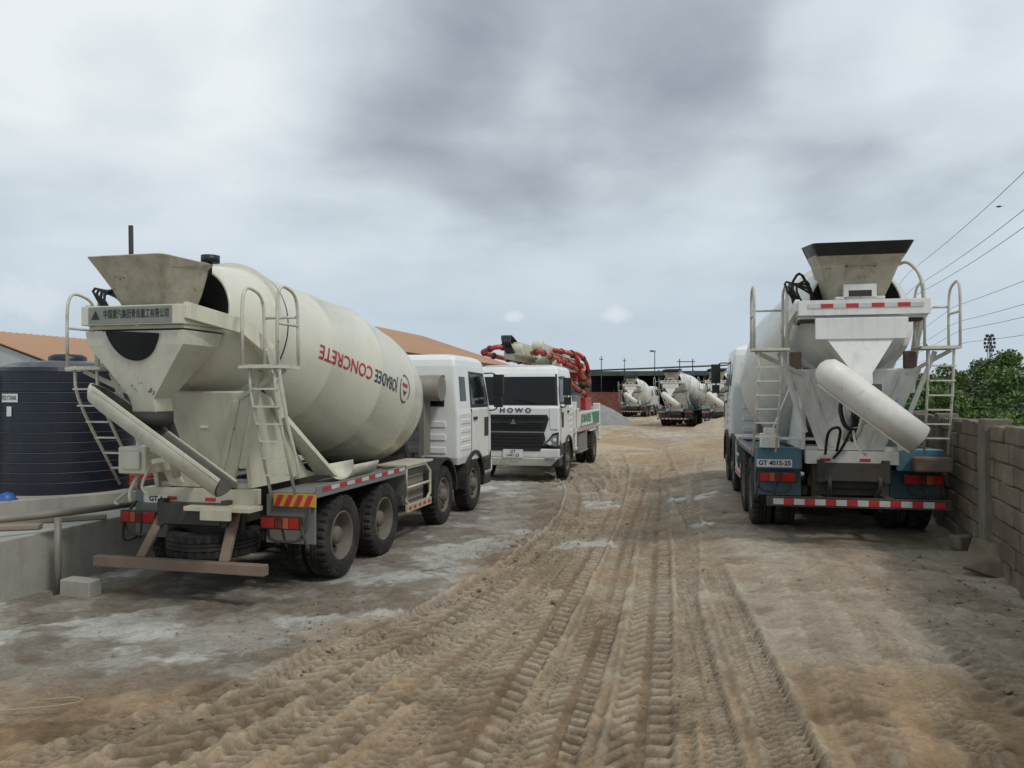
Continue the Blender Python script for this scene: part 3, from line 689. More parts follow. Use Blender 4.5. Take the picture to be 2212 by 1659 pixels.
    for s in(1,-1):
        xo=-.14 if (s>0 and not L_) else 0
        by=-1.35 if s>0 else (-.95 if L_ else -1.35)
        b=MB();x0,x1=s*.98+xo,s*1.28+xo
        q0,q1=sorted((s*.88+xo,s*1.36+xo));b.box(q0,q1,-1.78,-1.32,2.62,2.65)
        for yy in(-1.7,-1.6,-1.5,-1.4):b.box(q0,q1,yy-.012,yy+.012,2.652,2.662)
        b.beam((s*.66,-1.4,2.3),(s*1.3+xo,-1.55,2.61),.05,.05)
        b.obj('platform',railm,root)
        b=MB()
        def ly_(z): return -1.70 if z>2.3 else -1.70+(by+1.70)*(2.3-z)/1.08
        for x in(x0,x1):b.path([(x,-1.72,2.66),(x,-1.70,2.3),(x+s*.04,by,1.22)],.017)
        for k in range(6):
            z=2.4-1.15*k/6
            b.beam((x0+s*.02,ly_(z),z),(x1+s*.03,ly_(z),z),.035,.02)
        if s>0 and L_: b.path([(x1,-1.66,2.75),(x1+.05,-1.75,2.8),(x1+.07,-1.66,2.2),(x1+.12,-1.38,1.45),(x1+.02,-1.36,1.4)],.018)
        b.obj('ladder',railm,root)
        b=MB()
        for x in(s*1.34+xo,s*.92+xo):
            b.path([(x,-1.76,2.64),(x,-1.78,3.35),(x,-1.7,3.52),(x,-1.42,3.46),(x,-1.34,3.3),(x,-1.33,2.64)],.018)
        b.path([(s*1.34+xo,-1.34,3.1),(s*1.34+xo,-1.76,3.1)],.016);b.path([(s*.92+xo,-1.33,3.2),(s*1.34+xo,-1.33,3.2)],.016)
        if not L_ and s>0: b.path([(s*.5,-1.5,3.75),(s*.62,-1.6,3.8),(s*.76,-1.7,3.6),(s*.78,-1.75,3.2)],.022)
        b.obj('guard_rail',railm,root)
    if L_:
        b=MB();b.box(-1.10,1.10,-1.63,-1.52,.36,.48)
        for s in(1,-1):b.hexa([(s*.48,-1.54,.48),(s*.60,-1.54,.48),(s*.60,-1.48,.48),(s*.48,-1.48,.48),(s*.40,-1.2,1.02),(s*.52,-1.2,1.02),(s*.52,-1.13,1.02),(s*.40,-1.13,1.02)])
        b.obj('underrun_bar',rusty,root,bevel=.01)
        w=bpy.data.objects.new('spare_tyre',TY);COL.objects.link(w);w.parent=root;w.location=(.05,-1.0,.60);w.rotation_euler=(0,R(90),0)
        b=MB();x0,x1=.72,1.27
        b.box(x0,x1,-.80,-.77,1.0,1.15,0)
        for i in range(4):
            x=x0+.01+i*.13;b.prism([(x,1.01),(x+.07,1.01),(x+.13,1.14),(x+.06,1.14)],'y',-.806,-.801,1)
        b.obj('chevron_board',[yellow,redt],root)
        b=MB();b.box(-.70,-.40,-1.262,-1.25,1.06,1.15);p=b.obj('number_plate',platem,root)
        text('plate_lettering','GT 4',.085,(-.55,-1.266,1.105),(1,0,0),(0,0,1),inkm,p,bold=.003)
        b=MB();Ls=[];n=10
        for y in(.35,1.15):
            Ls.append([(1.02+.2*math.cos(R(180+a*180/n)),y,1.40+.2*math.sin(R(180+a*180/n))) for a in range(n+1)])
        vs=[v for l in Ls for v in l];b.add(vs,[(i,i+1,n+2+i,n+1+i) for i in range(n)],0,True)
        b.obj('chute_extension',chutm,root,solid=.015)
    else:
        b=MB();b.box(-1.16,1.16,-1.56,-1.48,.50,.63,0)
        for i in range(16):
            x=-1.08+i*.135;b.box(x,x+.135,-1.568,-1.563,.525,.605,1+(i%2))
        for s in(1,-1):b.box(min(s*.4,s*.5),max(s*.4,s*.5),-1.48,-1.0,.52,.62,0);b.box(min(s*.4,s*.5),max(s*.4,s*.5),-1.1,-1.0,.62,1.1,0)
        b.obj('underrun_bar',[dark,whitet,redt],root,bevel=.008)
        b=MB();b.box(-1.24,-.76,-1.05,-1.035,.985,1.095);p=b.obj('number_plate',platem,root)
        text('plate_lettering','GT 4015-25',.092,(-1.0,-1.054,1.04),(1,0,0),(0,0,1),inkm,p,bold=.003,fit=.44)
        for s in(1,-1):
            b=MB();b.box(min(s*.62,s*1.24),max(s*.62,s*1.24),-1.03,-.77,.96,1.26);b.obj('rear_side_panel',bluem,root,bevel=.01)
        b=MB();b.box(.80,1.28,-1.25,-1.04,.97,1.17);b.obj('tool_box',rusty,root,bevel=.03)
        b=MB();b.box(-1.2,-.95,-1.2,-1.0,1.27,1.47);b.box(-1.15,-1.0,-1.18,-1.02,1.47,1.55);b.box(-.95,-.45,-1.15,-1.05,1.38,1.42);b.obj('control_box',P,root,bevel=.01)
        b=MB();b.box(-.07,.13,-1.13,-1.125,.92,1.0);b.obj('data_plate',platem,root)
        b=MB();b.box(-.35,.35,-1.2,-1.12,.72,1.04);b.path([(-.3,-1.25,1.0),(-.32,-1.4,.8),(-.3,-1.25,.6)],.03);b.path([(.3,-1.25,1.0),(.34,-1.4,.8),(.3,-1.25,.6)],.03);b.obj('rear_coupling',dark,root,bevel=.02)
H14=math.atan2(.24,.971)
t1=empty('mixer_truck',(-3.37,10.25,0),-H14)
mixer(t1,dict(left=True,paint=cream,drum=drumc,chute=hopm,chm=chutm,fender=greyblue,hz=3.76,cA=(-.48,-2.2,2.36),cB=(.97,-2.12,1.42),crot=-10,rc=.19))
top(t1,'cream concrete mixer truck with upside-down drum lettering parked on dirt','truck','concrete mixer trucks')
t2=empty('mixer_truck',(4.96,11.92,.31),-R(12))
mixer(t2,dict(left=False,paint=white,drum=drumw,chute=hopm,chm=chutw,fender=bluem,hz=3.84,cA=(-.50,-2.25,2.32),cB=(.58,-2.2,1.47),crot=-110,rc=.205))
top(t2,'white concrete mixer truck with striped bumper beside a block wall','truck','concrete mixer trucks')
def copy_tree(o,parent=None):
    c=o.copy();COL.objects.link(c)
    if parent:c.parent=parent
    for ch in list(o.children):copy_tree(ch,c)
    return c
for (x,y,h,lab) in((12.1,56,28,'dirty white mixer truck parked beside a sand pile'),(14.9,54.6,28,'white mixer truck parked close beside another mixer truck'),(12.4,78,20,'small distant white mixer truck parked by a grey gravel heap')):
    c=copy_tree(t2);c.location=(x,y,0);c.rotation_euler=(0,0,-R(h));top(c,lab,'truck','concrete mixer trucks')
# ------------------------------------------------------------------ pump truck
pt=empty('concrete_pump_truck',(.365,21.79,0),math.pi-H14)
top(pt,'white concrete pump truck with red folded boom pipes, facing forward','truck')
cab(pt,0,plate=('GT','1441-25'))
for x in(1.08,-1.08):wheel(pt,x,0,True)
for x in(1.10,.77,-1.10,-.77):wheel(pt,x,-5.3,False)
b=MB()
for s in(1,-1):b.box(min(s*.36,s*.46),max(s*.36,s*.46),-7.4,1.1,.8,1.1)
for y in(-1.4,-2.6,-4,-6.2):b.box(-.36,.36,y-.08,y+.08,.82,1.06)
b.cyl((-.95,-5.3,.53),(.95,-5.3,.53),.1);b.cyl((-.95,0,.53),(.95,0,.53),.08);b.obj('chassis',dark,pt)
b=MB();b.box(-1.15,1.15,-7.2,-1.2,1.15,1.30)
for s in(1,-1):
    b.box(min(s*1.12,s*1.2),max(s*1.12,s*1.2),-6.9,-2.3,1.30,1.78)
    b.box(min(s*.7,s*1.2),max(s*.7,s*1.2),-2.2,-1.3,1.3,1.9)
    b.box(min(s*.6,s*1.2),max(s*.6,s*1.2),-6.1,-4.5,1.09,1.15)
b.obj('deck',cabw,pt,bevel=.02)
for s in(1,-1):
    b=MB();x0,x1=sorted((s*1.201,s*1.206));b.prism([(-6.8,1.35),(-5.3,1.35),(-4.9,1.72),(-6.8,1.72)],'x',x0,x1);b.box(x0,x1,-6.9,-2.3,1.31,1.34);b.obj('green_stripe',greenm,pt)
    text('side_lettering','JOBADEE',.36,(s*1.209,-3.6,1.55),(0,s,0) if s>0 else (0,-1,0),(0,0,1),greenm,pt,bold=.012,fit=2.2)
    b=MB();b.box(min(s*1.2,s*1.22),max(s*1.2,s*1.22),-6.9,-1.3,1.18,1.24,0)
    for i in range(12):b.box(min(s*1.2,s*1.225),max(s*1.2,s*1.225),-6.8+i*.45,-6.58+i*.45,1.185,1.235,1)
    b.obj('reflective_tape',[whitet,redt],pt)
    b=MB();b.box(min(s*.95,s*1.2),max(s*.95,s*1.2),-1.75,-1.5,.75,2.1);b.box(min(s*.9,s*1.22),max(s*.9,s*1.22),-1.8,-1.45,.66,.75);b.obj('outrigger',cabw,pt,bevel=.02)
    b=MB();b.box(min(s*.95,s*1.2),max(s*.95,s*1.2),-7.2,-6.95,.75,2.0);b.box(min(s*.9,s*1.22),max(s*.9,s*1.22),-7.25,-6.9,.66,.75);b.obj('outrigger',cabw,pt,bevel=.02)
    b=MB();b.box(min(s*.6,s*1.15),max(s*.6,s*1.15),-4.2,-2.4,.5,1.1);b.box(min(s*1.15,s*1.19),max(s*1.15,s*1.19),-4.1,-2.5,.5,.56);b.obj('tool_box',greyblue,pt,bevel=.03)
    b=MB()
    b.path([(s*.9,-1.1,2.95),(s*1.0,-1.1,2.2),(s*1.05,-1.15,1.5)],.06);b.obj('exhaust_pipe' if s>0 else 'intake_pipe',black,pt)
b=MB();b.cyl((0,-2.1,1.3),(0,-2.1,2.5),.45,.36,n=28);b.box(-.4,.4,-2.6,-1.6,2.5,3.2);b.obj('boom_turret',cabw,pt,bevel=.03)
def boomsec(x,z,y0,y1,h0,h1,w=.22):
    b=MB();b.hexa([(x-w/2,y0,z),(x+w/2,y0,z),(x+w/2,y1,z),(x-w/2,y1,z),(x-w/2,y0,z+h0),(x+w/2,y0,z+h0),(x+w/2,y1,z+h1),(x-w/2,y1,z+h1)])
    for y in(y0,y1):b.cyl((x-w/2-.06,y,z+.15),(x+w/2+.06,y,z+.15),.15,n=18)
    for k in range(5):
        y=y0+(y1-y0)*(k+.5)/5;b.box(x-w/2-.012,x+w/2+.012,y-.04,y+.04,z-.012,z+h0+.01)
    b.obj('boom_section',cream,pt,bevel=.012)
boomsec(-.15,3.20,-7.2,-1.8,.3,.45,.3);boomsec(.08,3.42,-7.3,.6,.22,.34);boomsec(-.4,3.52,-6.6,.1,.18,.26,.18);boomsec(.36,3.3,-6.4,.3,.18,.26,.16);boomsec(-.7,3.05,-6.8,-1.2,.16,.2,.14)
def redpipe(pts,r=.07):
    b=MB();b.path(pts,r,n=12,m=0)
    P=[Vector(p) for p in pts]
    for p,q in zip(P[:-1],P[1:]):
        d=(q-p).normalized();L=(q-p).length;k=max(1,int(L/1.3))
        for i in range(k):
            c=p+d*(L*(i+.5)/k);b.cyl(c-d*.04,c+d*.04,r*1.35,n=12,m=1)
    b.obj('concrete_delivery_pipe',[redm,dark],pt)
redpipe([(.30,.7,3.6),(.55,1.0,3.62),(.95,.95,3.5),(1.0,.6,3.45),(.62,.2,3.35),(.6,-6.6,3.3)])
redpipe([(-.3,.5,3.45),(-.6,.65,3.5),(-.62,.2,3.42),(-.62,-6.9,3.35)])
redpipe([(-.8,-.9,3.3),(-.8,-7.0,3.05),(-.6,-7.3,2.9)])
redpipe([(-.62,-1.2,3.62),(-.62,-3.4,3.68),(-.9,-3.9,3.5),(-.85,-4.6,3.0),(-.85,-6.8,2.75)])
redpipe([(-.6,-2.4,2.9),(-.95,-3.2,2.5),(-.9,-6.0,2.3),(-.5,-7.2,1.9)])
redpipe([(-.3,-4.5,3.75),(-.75,-5.0,3.72),(-.95,-5.6,3.4),(-.9,-6.2,2.9),(-.7,-7.3,2.4)])
for yy in(-2.6,-4.6,-6.2):
    b=MB();b.cyl((-.55,yy,3.15),(-.55,yy-1.2,3.4),.07,m=0);b.cyl((-.55,yy-1.2,3.4),(-.55,yy-1.7,3.5),.04,m=1);b.box(-.75,-.5,yy-.1,yy+.1,2.75,3.3,0);b.obj('hydraulic_cylinder',[redm,chrome],pt)
for k in range(5):
    b=MB();b.path([(.1+.05*k,.4,3.72),(.25+.06*k,.75,3.98),(.2+.05*k,.95,3.7),(.15+.05*k,.7,3.45)],.028,n=6);b.obj('boom_hose',hosem,pt)
b=MB();b.box(-.6,.6,-6.6,-2.7,1.3,1.7,0);b.box(-.9,-.4,-4.4,-3.2,1.3,2.3,1);b.box(-.95,-.5,-6.6,-5.2,1.78,2.2,0)
b.prism([(-.6,1.0),(.6,1.0),(.8,1.7),(-.8,1.7)],'y',-8.0,-7.25,1);b.obj('pump_unit',[redm,steelm],pt,bevel=.02)
# ------------------------------------------------------------------ left platform, tank, rails
def lx(y,off=0):return -5.05+.247*(y-10.6)+off
b=MB()
b.hexa([(-30,6.5,-.1),(-6.25,6.5,-.1),(-2.65,21,-.1),(-30,21,-.1),(-30,6.5,.70),(-6.25,6.5,.70),(-2.65,21,.70),(-30,21,.70)])
top(b.obj('concrete_platform',concl,bevel=.015),'raised pale concrete platform with weathered face beside the yard','platform')
b=MB();b.hexa([(-30,8.0,.704),(-7.0,10.0,.704),(-4.5,12.4,.704),(-4.5,20,.704),(-30,8.0,.92),(-7.0,10.0,.92),(-4.5,12.4,.92),(-4.5,20,.92)])
top(b.obj('concrete_kerb_slab',concrete,bevel=.015),'weathered concrete slab step carrying the water tanks','slab')
def tank(x,y,r,h,lab):
    e=empty('water_tank',(x,y,.92));b=MB();pr=[(.0,.0001),(.0,r)];k=12
    zs=[]
    for i in range(k):
        z=.04+i*(h*.88-.04)/k;dz=(h*.88-.04)/k
        pr+=[(z,r),(z+dz*.80,r),(z+dz*.84,r*.994),(z+dz*.92,r*.994)];zs.append(z+dz*.88)
    pr+=[(h*.88,r),(h*.91,r*.97),(h*.95,r*.72),(h*.97,r*.35),(h*.97,.0001)]
    b.rev(pr,(0,0,0),(0,0,1),64,smooth=False);ob=b.obj('tank_body',tankm,e)
    b=MB();b.rev([(h*.965,.26),(h*1.0,.26),(h*1.02,.2),(h*1.02,.0001)],(0,0,0),(0,0,1),32);b.obj('tank_lid',tankm,e)
    b=MB()
    for z in zs[:-1]:
        b.rev([(z-.007,r*.993),(z-.005,r*1.001),(z+.003,r*1.001),(z+.005,r*.993)],(0,0,0),(0,0,1),64)
    b.obj('tank_rib',tankr,e)
    a0=math.atan2(-y,-x)-.85
    def q(a,z,o=.01):return((r+o)*math.cos(a),(r+o)*math.sin(a),z)
    for (za,zb,w,nm) in((h*.66,h*.72,.30,'tank_name_label'),(h*.56,h*.63,.09,'tank_sticker')):
        b=MB();n=6;vs=[]
        for i in range(n+1):
            a=a0-w/2/r+w/r*i/n;vs+=[q(a,za,.008),q(a,zb,.008)]
        b.add(vs,[(2*i,2*i+2,2*i+3,2*i+1) for i in range(n)]);l=b.obj(nm,platem,e)
        if 'name' in nm:
            me=text_mesh('POLYTANK',.09,1,.001,fit=.27)
            for v in me.vertices:
                a=a0+v.co.x/r;v.co=Vector(q(a,(za+zb)/2+v.co.y,.013))
            me.materials.clear();me.materials.append(inkb);o=bpy.data.objects.new('tank_lettering',me);COL.objects.link(o);o.parent=l
    top(e,lab,'water tank','black water tanks');return e
tank(-6.75,11.75,.94,1.98,'black ribbed plastic water tank standing on a concrete slab')
tank(-9.0,11.9,.94,1.98,'black ribbed plastic water tank at the end of the slab')
e=empty('pipe_railing',(-5.5,8.6,0))
b=MB();b.path([(-8.0+5.5,7.1-8.6,.93),(-5.45+5.5,8.9-8.6,.93),(-4.8+5.5,10.6-8.6,.9)],.045);b.obj('rail',steelm,e)
b=MB();b.cyl((.2,.45,.0),(.2,.45,.9),.04);b.obj('post',steelm,e)
top(e,'grey steel pipe railing in front of the platform','railing')
def block(name,loc,rot,s,m,lab,cat):
    b=MB();b.box(-s[0],s[0],-s[1],s[1],-s[2],s[2]);o=b.obj(name,m,None,loc,rot,bevel=.012);top(o,lab,cat);return o
block('concrete_block',(-5.0,9.0,.10),(0,R(2),R(-12)),(.20,.1,.10),concrete,'grey concrete block lying at the foot of a railing post','block')
zr=float(gz(6.0,10.3))
block('concrete_block',(5.85,10.05,zr+.09),(0,0,R(10)),(.13,.1,.09),blockm,'brown block lying on dirt near the wall','block')
block('concrete_slab_piece',(5.35,8.65,zr+.16),(R(52),R(14),R(-35)),(.24,.20,.035),blockm,'broken concrete slab leaning beside the block wall','slab')
block('timber_plank',(-6.6,9.6,.735),(0,0,R(25)),(1.4,.06,.03),woodm,'weathered timber plank lying on the platform','plank')
block('timber_plank',(-6.9,9.15,.735),(0,0,R(14)),(1.2,.08,.03),woodm,'long weathered timber board on the platform','plank')
b=MB();b.rev([(0,.13),(.01,.13),(.012,.11),(.06,.10),(.09,.07),(.11,.0001)],(0,0,0),(0,0,1),28);top(b.obj('hard_hat',bluep,None,(-6.78,10.4,.92)),'blue plastic hard hat lying on the slab','helmet')
b=MB();b.box(-.16,.16,-.14,.14,0,.5)
for z in(.08,.2,.32,.44):b.box(-.17,.17,-.15,.15,z,z+.03)
top(b.obj('plastic_crate',redm,None,(-5.50,11.6,.92),bevel=.01),'red plastic crate standing beside the water tank','crate')
b=MB();b.path([(-4.6,5.75,.02),(-3.9,5.62,.04),(-3.35,5.72,.05),(-3.2,5.85,.04),(-3.35,5.95,.03),(-3.6,5.9,.02)],.005,n=6);top(b.obj('thin_hose',cablem),'thin pale hose lying curled on sandy ground','hose')
# ------------------------------------------------------------------ buildings
def shed(name,cx,cy,head,w,l,ez,rz,lab,wm=wallm,rm=roofm,base=0):
    e=empty(name,(cx,cy,base),-head)
    b=MB();hw=w/2;hl=l/2
    b.box(-hw+.2,hw-.2,-hl+.1,hl-.1,0,ez-.02)
    b.prism([(-hw+.2,ez-.02),(hw-.2,ez-.02),(0,rz-.08)],'y',-hl+.1,hl-.1);b.obj('wall',wm,e)
    b=MB();n=int(l/.25);
    for s in(1,-1):
        vs=[]
        for i in range(n*2+1):
            y=-hl+l*i/(2*n);dz=.025*(i%2)
            vs+=[(0,y,rz+dz),(s*(hw+.2),y,ez-.05+dz)]
        b.add(vs,[(2*i,2*i+1,2*i+3,2*i+2) for i in range(2*n)])
    b.obj('roof',rm,e,solid=.03)
    for i in range(int(l/4)):
        b=MB();y=-hl+2+i*4;b.box(hw-.205,hw-.19,y-.6,y+.6,ez*.45,ez*.75);b.obj('window',glass,e)
    top(e,lab,'shed','brown roofed sheds');return e
d=Vector((.24,.971));r_=Vector((.971,-.24))
c=Vector((.1,48))-d*9.5-r_*6;shed('storage_shed',c.x,c.y,H14,12,19,4.0,6.0,'long shed with brown sheet metal roof behind the trucks')
c=Vector((-13.2,22))+d*3.2-r_*3.1;shed('storage_shed',c.x,c.y,H14,6.2,6.4,3.25,4.25,'small pale grey shed with brown metal roof behind the water tanks')
e=empty('open_sided_shed',(17.5,96,0),R(-6))
b=MB();b.hexa([(-8,-5,5.0),(8.5,-5,5.6),(8.5,7,5.9),(-8,7,5.3),(-8,-5,5.15),(8.5,-5,5.75),(8.5,7,6.05),(-8,7,5.45)]);b.box(-8,8.5,-5.06,-5.01,4.45,5.0);b.obj('roof',darkgreen,e)
b=MB();b.box(-7.8,8.3,6,6.3,0,5.2);b.box(2,8.3,-4,6,0,4.0);b.obj('wall',void,e)
for i in range(5):
    b=MB();b.cyl((-7.7+i*4,-4.8,0),(-7.7+i*4,-4.8,5.1),.10);b.obj('post',darkgreen,e)
top(e,'dark green open sided shed at the end of the yard','shed')
def container(x,y,h,m,lab,z=0,L=6,hh=2.5):
    e=empty('shipping_container',(x,y,z),R(h));b=MB();n=40;hw=1.2
    for s in(1,-1):
        vs=[]
        for i in range(n+1):
            xx=-L/2+L*i/n;o=.03 if (i//1)%2 else 0;vs+=[(xx,s*(hw-o),.1),(xx,s*(hw-o),hh-.1)]
        b.add(vs,[(2*i,2*i+2,2*i+3,2*i+1) for i in range(n)])
    b.box(-L/2,L/2,-hw,hw,0,.1);b.box(-L/2,L/2,-hw,hw,hh-.1,hh);b.box(-L/2-.02,-L/2,-hw,hw,0,hh);b.box(L/2,L/2+.02,-hw,hw,0,hh);b.obj('container_body',m,e)
    b=MB()
    for k in(-.8,-.3,.3,.8):b.cyl((-L/2-.05,k,.1),(-L/2-.05,k,hh-.1),.03)
    b.obj('locking_bar',steelm,e)
    top(e,lab,'container','shipping containers')
redc=mat('faded_red_container',(.17,.04,.03),.6,dirt=.5);bluec=mat('blue_container',(.04,.08,.16),.6,dirt=.4)
container(10.2,88,-10,redc,'faded red shipping container under the open shed',L=4.5);container(5.5,92,5,bluec,'dark blue shipping container near the shed',L=8)
container(31,118,0,redm,'bright red shed box beyond the yard',L=9,hh=5.4)
container(10,120,0,wallm,'grey cabin beyond the shed',L=8,hh=5.8)
def pile(name,x,y,w,h,m,lab,sd):
    n=46;t=np.linspace(-1,1,n);X,Y=np.meshgrid(t,t);r=np.sqrt(X**2+Y**2)
    Z=h*np.clip(1-r,0,1)**.85*(.65+.8*fbm(X+sd,Y+sd,2.2,sd,4))+ (fbm(X+sd,Y,9,sd+3,3)-.5)*h*.2*(r<.97)-.05*(r>.96)
    b=MB();b.add([(w*a,w*b_*.8,c) for a,b_,c in zip(X.ravel(),Y.ravel(),Z.ravel())],[(j*n+i,j*n+i+1,(j+1)*n+i+1,(j+1)*n+i) for j in range(n-1) for i in range(n-1)],0,True)
    top(b.obj(name,m,None,(x,y,float(gz(x,y)))),lab,'pile')
pile('gravel_pile',6.6,60,2.8,1.35,gravm,'grey gravel heap on the yard behind the pump truck',3)
pile('gravel_pile',5.6,68,3.5,1.9,gravm,'grey crushed stone heap near the shed',5)
pile('sand_pile',12.2,46,1.9,.7,sandm,'pale sand heap beside parked mixer trucks',8)
pile('sand_pile',13.8,48,2.8,1.2,sandm,'tall pale sand heap at the yard edge',12)
# ------------------------------------------------------------------ boundary wall
HW=R(20);wd=Vector((math.sin(HW),math.cos(HW)));W0=Vector((5.22,7.8))-wd*6
def build_wall():
    b=MB();L=44.0;H=1.72;rows=8;bh=H/rows;bl=.46
    b.box(-.07,.07,0,L,-.4,H-.06,1)
    rnd=random.Random(3)
    for j in range(rows):
        y=-(.23 if j%2 else 0)
        while y<L:
            if j==rows-1 and rnd.random()<.2: y+=bl;continue
            P=[]
            o=rnd.uniform(-.016,.016);J=lambda s=.006:rnd.uniform(-s,s)
            y0,y1,z0,z1=y+.008,y+bl-.008,j*bh+.008,(j+1)*bh-.008
            if j==rows-1:z1-=abs(J(.05))
            for zz in(z0,z1):
                for xx,yy in((-.09+o,y0),(.09+o,y0),(.09+o,y1),(-.09+o,y1)):P.append((xx+J(),yy+J(),zz+J()))
            b.hexa(P,0)
            y+=bl
    return b
zw=.30
e=empty('boundary_wall',(W0.x,W0.y,zw),-HW)
build_wall().obj('block_wall',[blockm,mortar],e,bevel=.014)
for k in range(14):
    y=1.3+k*3.05
    b=MB();rg=random.Random(k);Ls=[]
    for z in np.linspace(-.3,1.70+.05*math.sin(k*7),9):
        j=lambda:rg.uniform(-.014,.014)
        Ls.append([(-.16+j(),y-.16+j(),z),(.12+j(),y-.16+j(),z),(.12+j(),y+.16+j(),z),(-.16+j(),y+.16+j(),z)])
    b.loops(Ls);b.obj('pillar',pillm,e,bevel=.012)
top(e,'weathered concrete block boundary wall with pillars','wall')
# ------------------------------------------------------------------ rocks
ico=bmesh.new();bmesh.ops.create_icosphere(ico,subdivisions=1,radius=1);iv=np.array([v.co[:] for v in ico.verts]);ico.faces.ensure_lookup_table();ifc=np.array([[v.index for v in f.verts] for f in ico.faces]);ico.free()
n=1900;VX=[];FX=[]
k=0
while k<n:
    y=5.2+abs(rng.normal(0,5));x=rng.uniform(-5,7)
    zone=np.exp(-((x-.35*(y-6)+2.0)/.75)**2)*(1 if y>7 else .12)+.45*np.exp(-((x-(5+.36*(y-8))+.5)/.45)**2)+.03
    if rng.random()>zone:continue
    if x<lx(y,.15) and y>6: continue
    s=min(.005+rng.exponential(.0052),.040)
    v=iv*(1+rng.uniform(-.3,.3,(len(iv),1)))*np.array([s*rng.uniform(.8,1.5),s*rng.uniform(.8,1.5),s*.55])
    a=rng.uniform(0,6.28);c_,s_=math.cos(a),math.sin(a);v=v@np.array([[c_,s_,0],[-s_,c_,0],[0,0,1]])
    FX.append(ifc+len(iv)*k);VX.append(v+np.array([x,y,float(gz(x,y))+.004+s*.1]));k+=1
me=bpy.data.meshes.new('gravel');me.from_pydata(np.concatenate(VX).tolist(),[],np.concatenate(FX).tolist());me.materials.append(stonem)
o=bpy.data.objects.new('gravel',me);COL.objects.link(o);o['kind']='stuff';o['label']='loose stones and dirt clods scattered on the yard'
o['category']='gravel'
# ------------------------------------------------------------------ trees
def leaves(centers,radii,count,size,sq=.8):
    C=np.array(centers);Rd=np.array(radii);w=Rd**2/np.sum(Rd**2);ii=rng.choice(len(C),count,p=w)
    d_=rng.normal(size=(count,3));d_/=np.linalg.norm(d_,axis=1)[:,None];rad=rng.uniform(.55,1.05,count)[:,None]
    P=C[ii]+d_*rad*Rd[ii][:,None]*np.array([1,1,sq])
    u=rng.normal(size=(count,3));u/=np.linalg.norm(u,axis=1)[:,None];t=rng.normal(size=(count,3));w_=np.cross(u,t);w_/=np.linalg.norm(w_,axis=1)[:,None]
    s=size*rng.uniform(.6,1.4,count)[:,None]
    V=np.stack([P-u*s,P+w_*s*.5,P+u*s,P-w_*s*.5],1).reshape(-1,3)
    F=np.arange(count*4).reshape(-1,4);return V,F
def mk(name,V,F,m):
    me=bpy.data.meshes.new(name);me.from_pydata(V.tolist(),[],F.tolist());me.materials.append(m);return me
def treemesh(h,w,seed,m):
    rg=random.Random(seed);cs=[];rs=[];tb=MB()
    tb.path([(0,0,0),(.05,.03,h*.3),(-.04,.05,h*.6)],.09,n=8)
    for i in range(22):
        a=rg.uniform(0,6.28);q=rg.uniform(.15,1)**.6*w;z=h*rg.uniform(.32,.92)*(1-.25*q/w)
        c=(q*math.cos(a),q*math.sin(a),z);cs.append(c);rs.append(rg.uniform(.2,.48)*w*.75)
        tb.path([(0,0,h*.25),(c[0]*.4,c[1]*.4,z*.75),(c[0],c[1],z)],.03,n=5)
    V,F=leaves(cs,rs,7500,.08)
    return tb,mk('crown',V,F,m)
TM=[treemesh(3.3,1.8,1,leafA),treemesh(3.1,2.0,2,leafB),treemesh(3.7,1.9,3,leafA)]
TT=[]
for tb,cm in TM:
    o=tb.obj('trunk',barkm);TT.append(o.data);bpy.data.objects.remove(o)
spots=[(12.3,18,.78),(13.6,20.5,.84),(12.0,21.5,.75),(15.0,22.5,.92),(14.0,25,.85),(16.8,25,.98),(16,28,.9),(18.5,28,1.03),(15.9,31.5,.85),(20.5,31,1.08),(18.7,34,.9),(22.5,34.5,1.1),(20,38,1.0),(25,38,1.2),(23,43,1.1),(28,43,1.25),(26,49,1.2),(31,50,1.45),(12.5,24.5,.75),(14.8,28.2,.8),(16.9,35,.9),(18.2,39,1.0),(20.8,45.5,1.1),(14.6,30.0,.78),(24,54,1.3),(21,50,1.15)]
for i,(x,y,s) in enumerate(spots):
    k=i%3;e=empty('tree',(x,y,0),i*1.3);e.scale=(s,s,s*random.uniform(.92,1.08))
    for nm,me in(('trunk',TT[k]),('crown',TM[k][1])):
        c=bpy.data.objects.new(nm,me);COL.objects.link(c);c.parent=e
    top(e,('bushy bright green tree' if k!=1 else 'dense dark green tree')+' growing behind the block wall','tree','trees behind the wall')
cs=[];rs=[]
for i in range(520):
    x=rng.uniform(-5,160);y=rng.uniform(100,135)+.1*x
    if x>30: y-=25
    h=rng.uniform(1.0,4.3)+(.8 if x>60 else 0);cs.append((x,y,h*.6));rs.append(rng.uniform(1.6,2.6))
V,F=leaves(cs,rs,60000,.42)
o=bpy.data.objects.new('distant_woodland',mk('distant_woodland',V,F,leafB));COL.objects.link(o);o['kind']='stuff';o['category']='trees';o['label']='distant belt of green woodland along the horizon'
